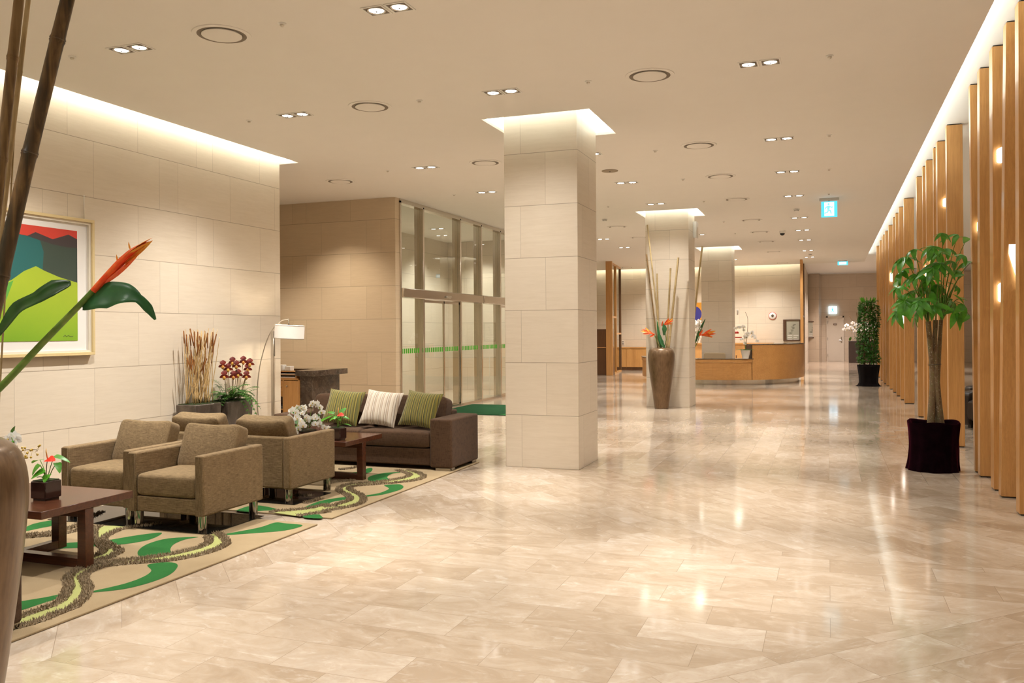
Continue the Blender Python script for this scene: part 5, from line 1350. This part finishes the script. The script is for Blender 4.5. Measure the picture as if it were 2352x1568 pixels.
for i, (x, y, Y) in enumerate(hubs):
    h = tp(x, y, Y); src = min(tops, key=lambda q: abs(q.x-h.x)+rnd.uniform(0,.05))
    mid = src.lerp(h, .55)+V((0, 0, .10*(1 if h.z > src.z else .8))); 
    if h.z < src.z+.15: mid = src.lerp(h, .5)+V((0,0,.16))
    br.tube(smooth_path([src-V((0,0,.02)), mid, h], 5), [.0065, .0063, .006, .0058, .0055, .005, .0045, .004, .0036, .0032, .003][:11], 6)
    out = (h-cen); out.z *= .4; out = out.normalized() if out.length > .01 else V((0,-1,0))
    ax = (out*.75+V((0,-.25,.55))+V((rnd.uniform(-.3,.3), rnd.uniform(-.3,.3), rnd.uniform(-.2,.2)))).normalized()
    e1 = ax.cross(V((0,0,1))).normalized(); e2 = ax.cross(e1)
    nl = rnd.choice([5,5,6,6]); L0 = rnd.uniform(.155, .235); ph = rnd.uniform(0, 6.28)
    for k in range(nl):
        a = ph+2*pi*k/nl*.92; d = (e1*cos(a)+e2*sin(a))*.9+ax*.22-V((0,0,.62)); d.normalize()
        L = L0*rnd.uniform(.75, 1.12)
        e = h+d*L
        if (TP+h).x+d.x*L > 1.40: continue
        leaves.leaf(h, d, ax+V((0,0,.5)), L, L*.36, rnd.uniform(.15,.40), .22, 6, shape=lambda q: max(.03, sin(pi*min(1, q**.72*.97+.02))**.9))
leaves.obj('foliage', M['leaf'], t, smooth=180); br.obj('branches', M['stem_green'], t, smooth=180)

# ------------------------------------------------------------------ slatted screen of oak fins
FX = 1.483
FINS = [  # top front y, bottom front y, depth, width, niches (z centre, height, u at which end)
 (7.45, 7.45, .14, .19, []), (8.02, 8.12, .14, .19, []), (8.53, 8.93, .13, .185, [(2.14, .42, 1, .22, .66)]), (9.21, 9.29, .17, .15, [(1.90, .19, 2, .26, .44), (3.20, .15, 2, .22, .48)]), (9.94, 10.09, .14, .17, []), (10.58, 10.40, .10, .15, [(2.67, .13, 2, .35, .6)]), (12.56, 12.54, .13, .19, []),
 (13.60, 13.6, .16, .14, [(3.36, .13, 2, .5, .98)]), (14.06, 14.06, .08, .12, []), (15.05, 15.05, .12, .16, [(2.7, .2, 2, .3, .7)]), (15.60, 15.60, .09, .14, [(2.5, .25, 2, .2, .6)]), (16.62, 16.62, .14, .17, []), (19.3, 19.5, .13, .19, []), (20.62, 20.54, .12, .14, [(1.8, .25, 2, .2, .6)]), (21.68, 21.70, .12, .13, []),
 (22.45, 22.88, .09, .13, []), (24.1, 24.1, .13, .14, [(2.9, .25, 2, .2, .6)]), (25.5, 25.5, .13, .16, []), (26.5, 26.5, .11, .13, []), (27.05, 27.05, .09, .12, []), (28.15, 28.15, .13, .14, []), (29.95, 29.95, .14, .16, [])]
for i, (yt, yb, dp, w, ni) in enumerate(FINS):
    t = thing('screen_fin', 'tall oak fin of the slatted screen, %s from the camera' % (ORD[i] if i else 'nearest'), 'screen fin', (FX, yb, 0), 0, 'oak fins of the slatted screen')
    dy = yt-yb
    m = MB(); m.hexa([(0,0,.012),(w,0,.012),(w,dp,.012),(0,dp,.012),(0,dy,HR-.012),(w,dy,HR-.012),(w,dy+dp,HR-.012),(0,dy+dp,HR-.012)])
    m.obj('fin_body', M['oak'], t, bevel=.003, seg=1)
    MB().box(.01, w-.01, .01, dp-.01, 0, .012).obj('foot_shadow_gap', M['dark_metal'], t); MB().box(.01, w-.01, dy+.01, dy+dp-.01, HR-.012, HR).obj('head_shadow_gap', M['dark_metal'], t)  # dark blocks put in for the shadow gaps at foot and head
    for z, h, md, ua, ub in ni:
        f = z/HR; y0 = dy*f
        if md == 1: m = MB().extr([(w*ua, y0-.004, z+h*.5), (w*ua, y0-.004, z+h*.20), (w*ub, y0-.004, z-h*.5), (w*ub, y0-.004, z+h*.5)], (0,-.012,0)); m.obj('niche_light', M['niche'], t)
        else: m = MB().extr([(w*ua, y0-.004, z+h*.38), (w*ua, y0-.004, z-h*.42), (w*ub, y0-.004, z-h*.5), (w*ub, y0-.004, z+h*.5)], (0,-.045,0)); m.obj('niche_light', M['niche'], t, bevel=.006)

# lounge beyond the fins
sf = make_sofa_dark = None
t = thing('leather_armchair', 'dark leather armchair glimpsed between the oak fins', 'armchair', (2.55, 14.9, 0), R_(-60))
superbox(.9, .8, .34, .3, .15, 40, 14, (0, 0, .28)).obj('seat', M['leather'], t, smooth=180); superbox(.9, .22, .62, .3, .15, 40, 14, (0, .38, .50)).obj('back', M['leather'], t, smooth=180)
for s in (-1, 1): superbox(.2, .8, .56, .3, .15, 32, 12, (s*.42, 0, .30)).obj('arm', M['leather'], t, smooth=180)
for s in (-1, 1):
    for q in (-1, 1): MB().box(s*.36-.03, s*.36+.03, q*.32-.03, q*.32+.03, 0, .12).obj('leg', M['dark_metal'], t)
dup(t, (2.75, 16.3, 0), R_(-70), 'second dark leather armchair behind the first between the oak fins', 'dark leather armchairs beyond the fins')
t['group'] = 'dark leather armchairs beyond the fins'

# ------------------------------------------------------------------ light
def area(name, loc, rot, sx, sy, p, col):
    l = bpy.data.lights.new(name, 'AREA'); l.shape = 'RECTANGLE'; l.size = sx; l.size_y = sy; l.energy = p; l.color = col
    o = bpy.data.objects.new(name, l); COL.objects.link(o); o.location = loc; o.rotation_euler = rot; return o
def spot(name, loc, p, col, ang, blend=1.0, rad=.05, rot=(0,0,0)):
    l = bpy.data.lights.new(name, 'SPOT'); l.energy = p; l.color = col; l.spot_size = R_(ang); l.spot_blend = blend; l.shadow_soft_size = rad
    o = bpy.data.objects.new(name, l); COL.objects.link(o); o.location = loc; o.rotation_euler = rot; return o
WARM = (1.0, .965, .91); COOL = (1.0, 1.0, .90); CW = (.95, 1.0, .93)
K = 1.0
for x, y in DL:
    if x < -5 and y < 9: spot('downlight_beam', (x, y, HC-.03), 270*K, WARM, 90, 1.0, .05, (0, R_(20), 0)); spot('downlight_beam', (x, y, HC-.03), 260*K, WARM, 60, 1.0)
    else: spot('downlight_beam', (x, y, HC-.03), 540*K, WARM, 44, 1.0)
    spot('downlight_spill', (x, y, HC-.03), 150*K, WARM, 140, 1.0)
for x in (-5.55, -3.08, -.57):
    for y in (3.2, .6, -2.4, -5): spot('downlight_beam', (x, y, HC-.03), 270*K, WARM, 100, 1.0)
for x in (3.2, 5.2):
    for y in (3, 7, 11, 15, 19, 24, 30, 36): spot('lounge_beam', (x, y, HR-.03), 300*K, WARM, 80)
for x, y in ((.4, 36.2), (.4, 39.2), (.4, 42.0)): spot('corridor_fill', (x, y, HR-.03), 620*K, (1,.86,.80), 110)  # spots without fixtures, added to brighten the far corridor
for x, y in ((-9.6, 11.9), (-8.2, 12.6)): spot('alcove_beam', (x, y, HC-.03), 240*K, (1,.87,.70), 110)
for x, y in ((-8.6, 15.4), (-8.6, 18.2), (-8.6, 20.4), (-8.9, 16.8), (-8.9, 19.3)): spot('entrance_fill', (x, y, HC-.03), 220*K, WARM, 115)  # spots added to brighten the lobby behind the glass
for x, y in ((-8.6, 27), (-8.6, 30.5), (-6.2, 32), (-4.2, 32.2), (-2.2, 32.2), (-3.1, 29.5)): spot('reception_fill', (x, y, HC-.03), 300*K, WARM, 125)  # added fill spots, no fixtures; they lift the reception and its back wall
# cove strips lie on top of the lower ceiling and shine across the gap
D = -pi/2
zc = HC+.05
UP = (pi, 0, 0)
area('cove_long_wall', (-6.96, 1.2, zc), UP, .12, 18.0, 230*K, COOL)
area('cove_long_wall_end', (-7.35, 10.48, zc), UP, .5, .12, 30*K, COOL)
area('cove_fins', (1.0, 13.0, zc), UP, .14, 40.0, 330*K, CW)
area('cove_reception', (-5.6, 33.22, zc), UP, 9.3, .12, 330*K, (1.0,.97,.78))
for (a, b, c, d) in HOLES:
    p = 22*K
    area('coffer_strip', ((a+b)/2, c-.10, zc), UP, b-a, .12, p, CW); area('coffer_strip', ((a+b)/2, d+.10, zc), UP, b-a, .12, p, CW)
    area('coffer_strip', (a-.10, (c+d)/2, zc), UP, .12, d-c, p, CW); area('coffer_strip', (b+.10, (c+d)/2, zc), UP, .12, d-c, p, CW)
# the arc lamp's bulb, open at the top and bottom of its shade
l = bpy.data.lights.new('lamp_bulb', 'POINT'); l.energy = 55*K; l.color = (1,.84,.62); l.shadow_soft_size = .05
o = bpy.data.objects.new('lamp_bulb', l); COL.objects.link(o); o.location = LAMP_POS

w = bpy.data.worlds.new('World'); SC.world = w; w.use_nodes = True
w.node_tree.nodes['Background'].inputs[0].default_value = (1,.93,.83,1); w.node_tree.nodes['Background'].inputs[1].default_value = .05

# ------------------------------------------------------------------ camera and colour management
cd = bpy.data.cameras.new('camera'); cd.sensor_width = 36; cd.lens = FPX/2352*36; cd.shift_y = SHY/2352; cd.clip_start = .05; cd.clip_end = 200
cam = bpy.data.objects.new('camera', cd); COL.objects.link(cam)
m = Matrix((( _rt.x, _up.x, -_fw.x, 0), (_rt.y, _up.y, -_fw.y, 0), (_rt.z, _up.z, -_fw.z, EYE), (0,0,0,1))); cam.matrix_world = m
SC.camera = cam
vs = SC.view_settings; vs.view_transform = 'Standard'; vs.look = 'None'; vs.gamma = 1; vs.use_curve_mapping = False; vs.exposure = 0.28
cy = SC.cycles
cy.max_bounces = 5; cy.diffuse_bounces = 3; cy.glossy_bounces = 3; cy.transmission_bounces = 2; cy.transparent_max_bounces = 8
cy.caustics_reflective = False; cy.caustics_refractive = False; cy.sample_clamp_indirect = 6; cy.use_denoising = True; cy.blur_glossy = .5

cy.use_adaptive_sampling = True; cy.adaptive_threshold = .08; cy.adaptive_min_samples = 16
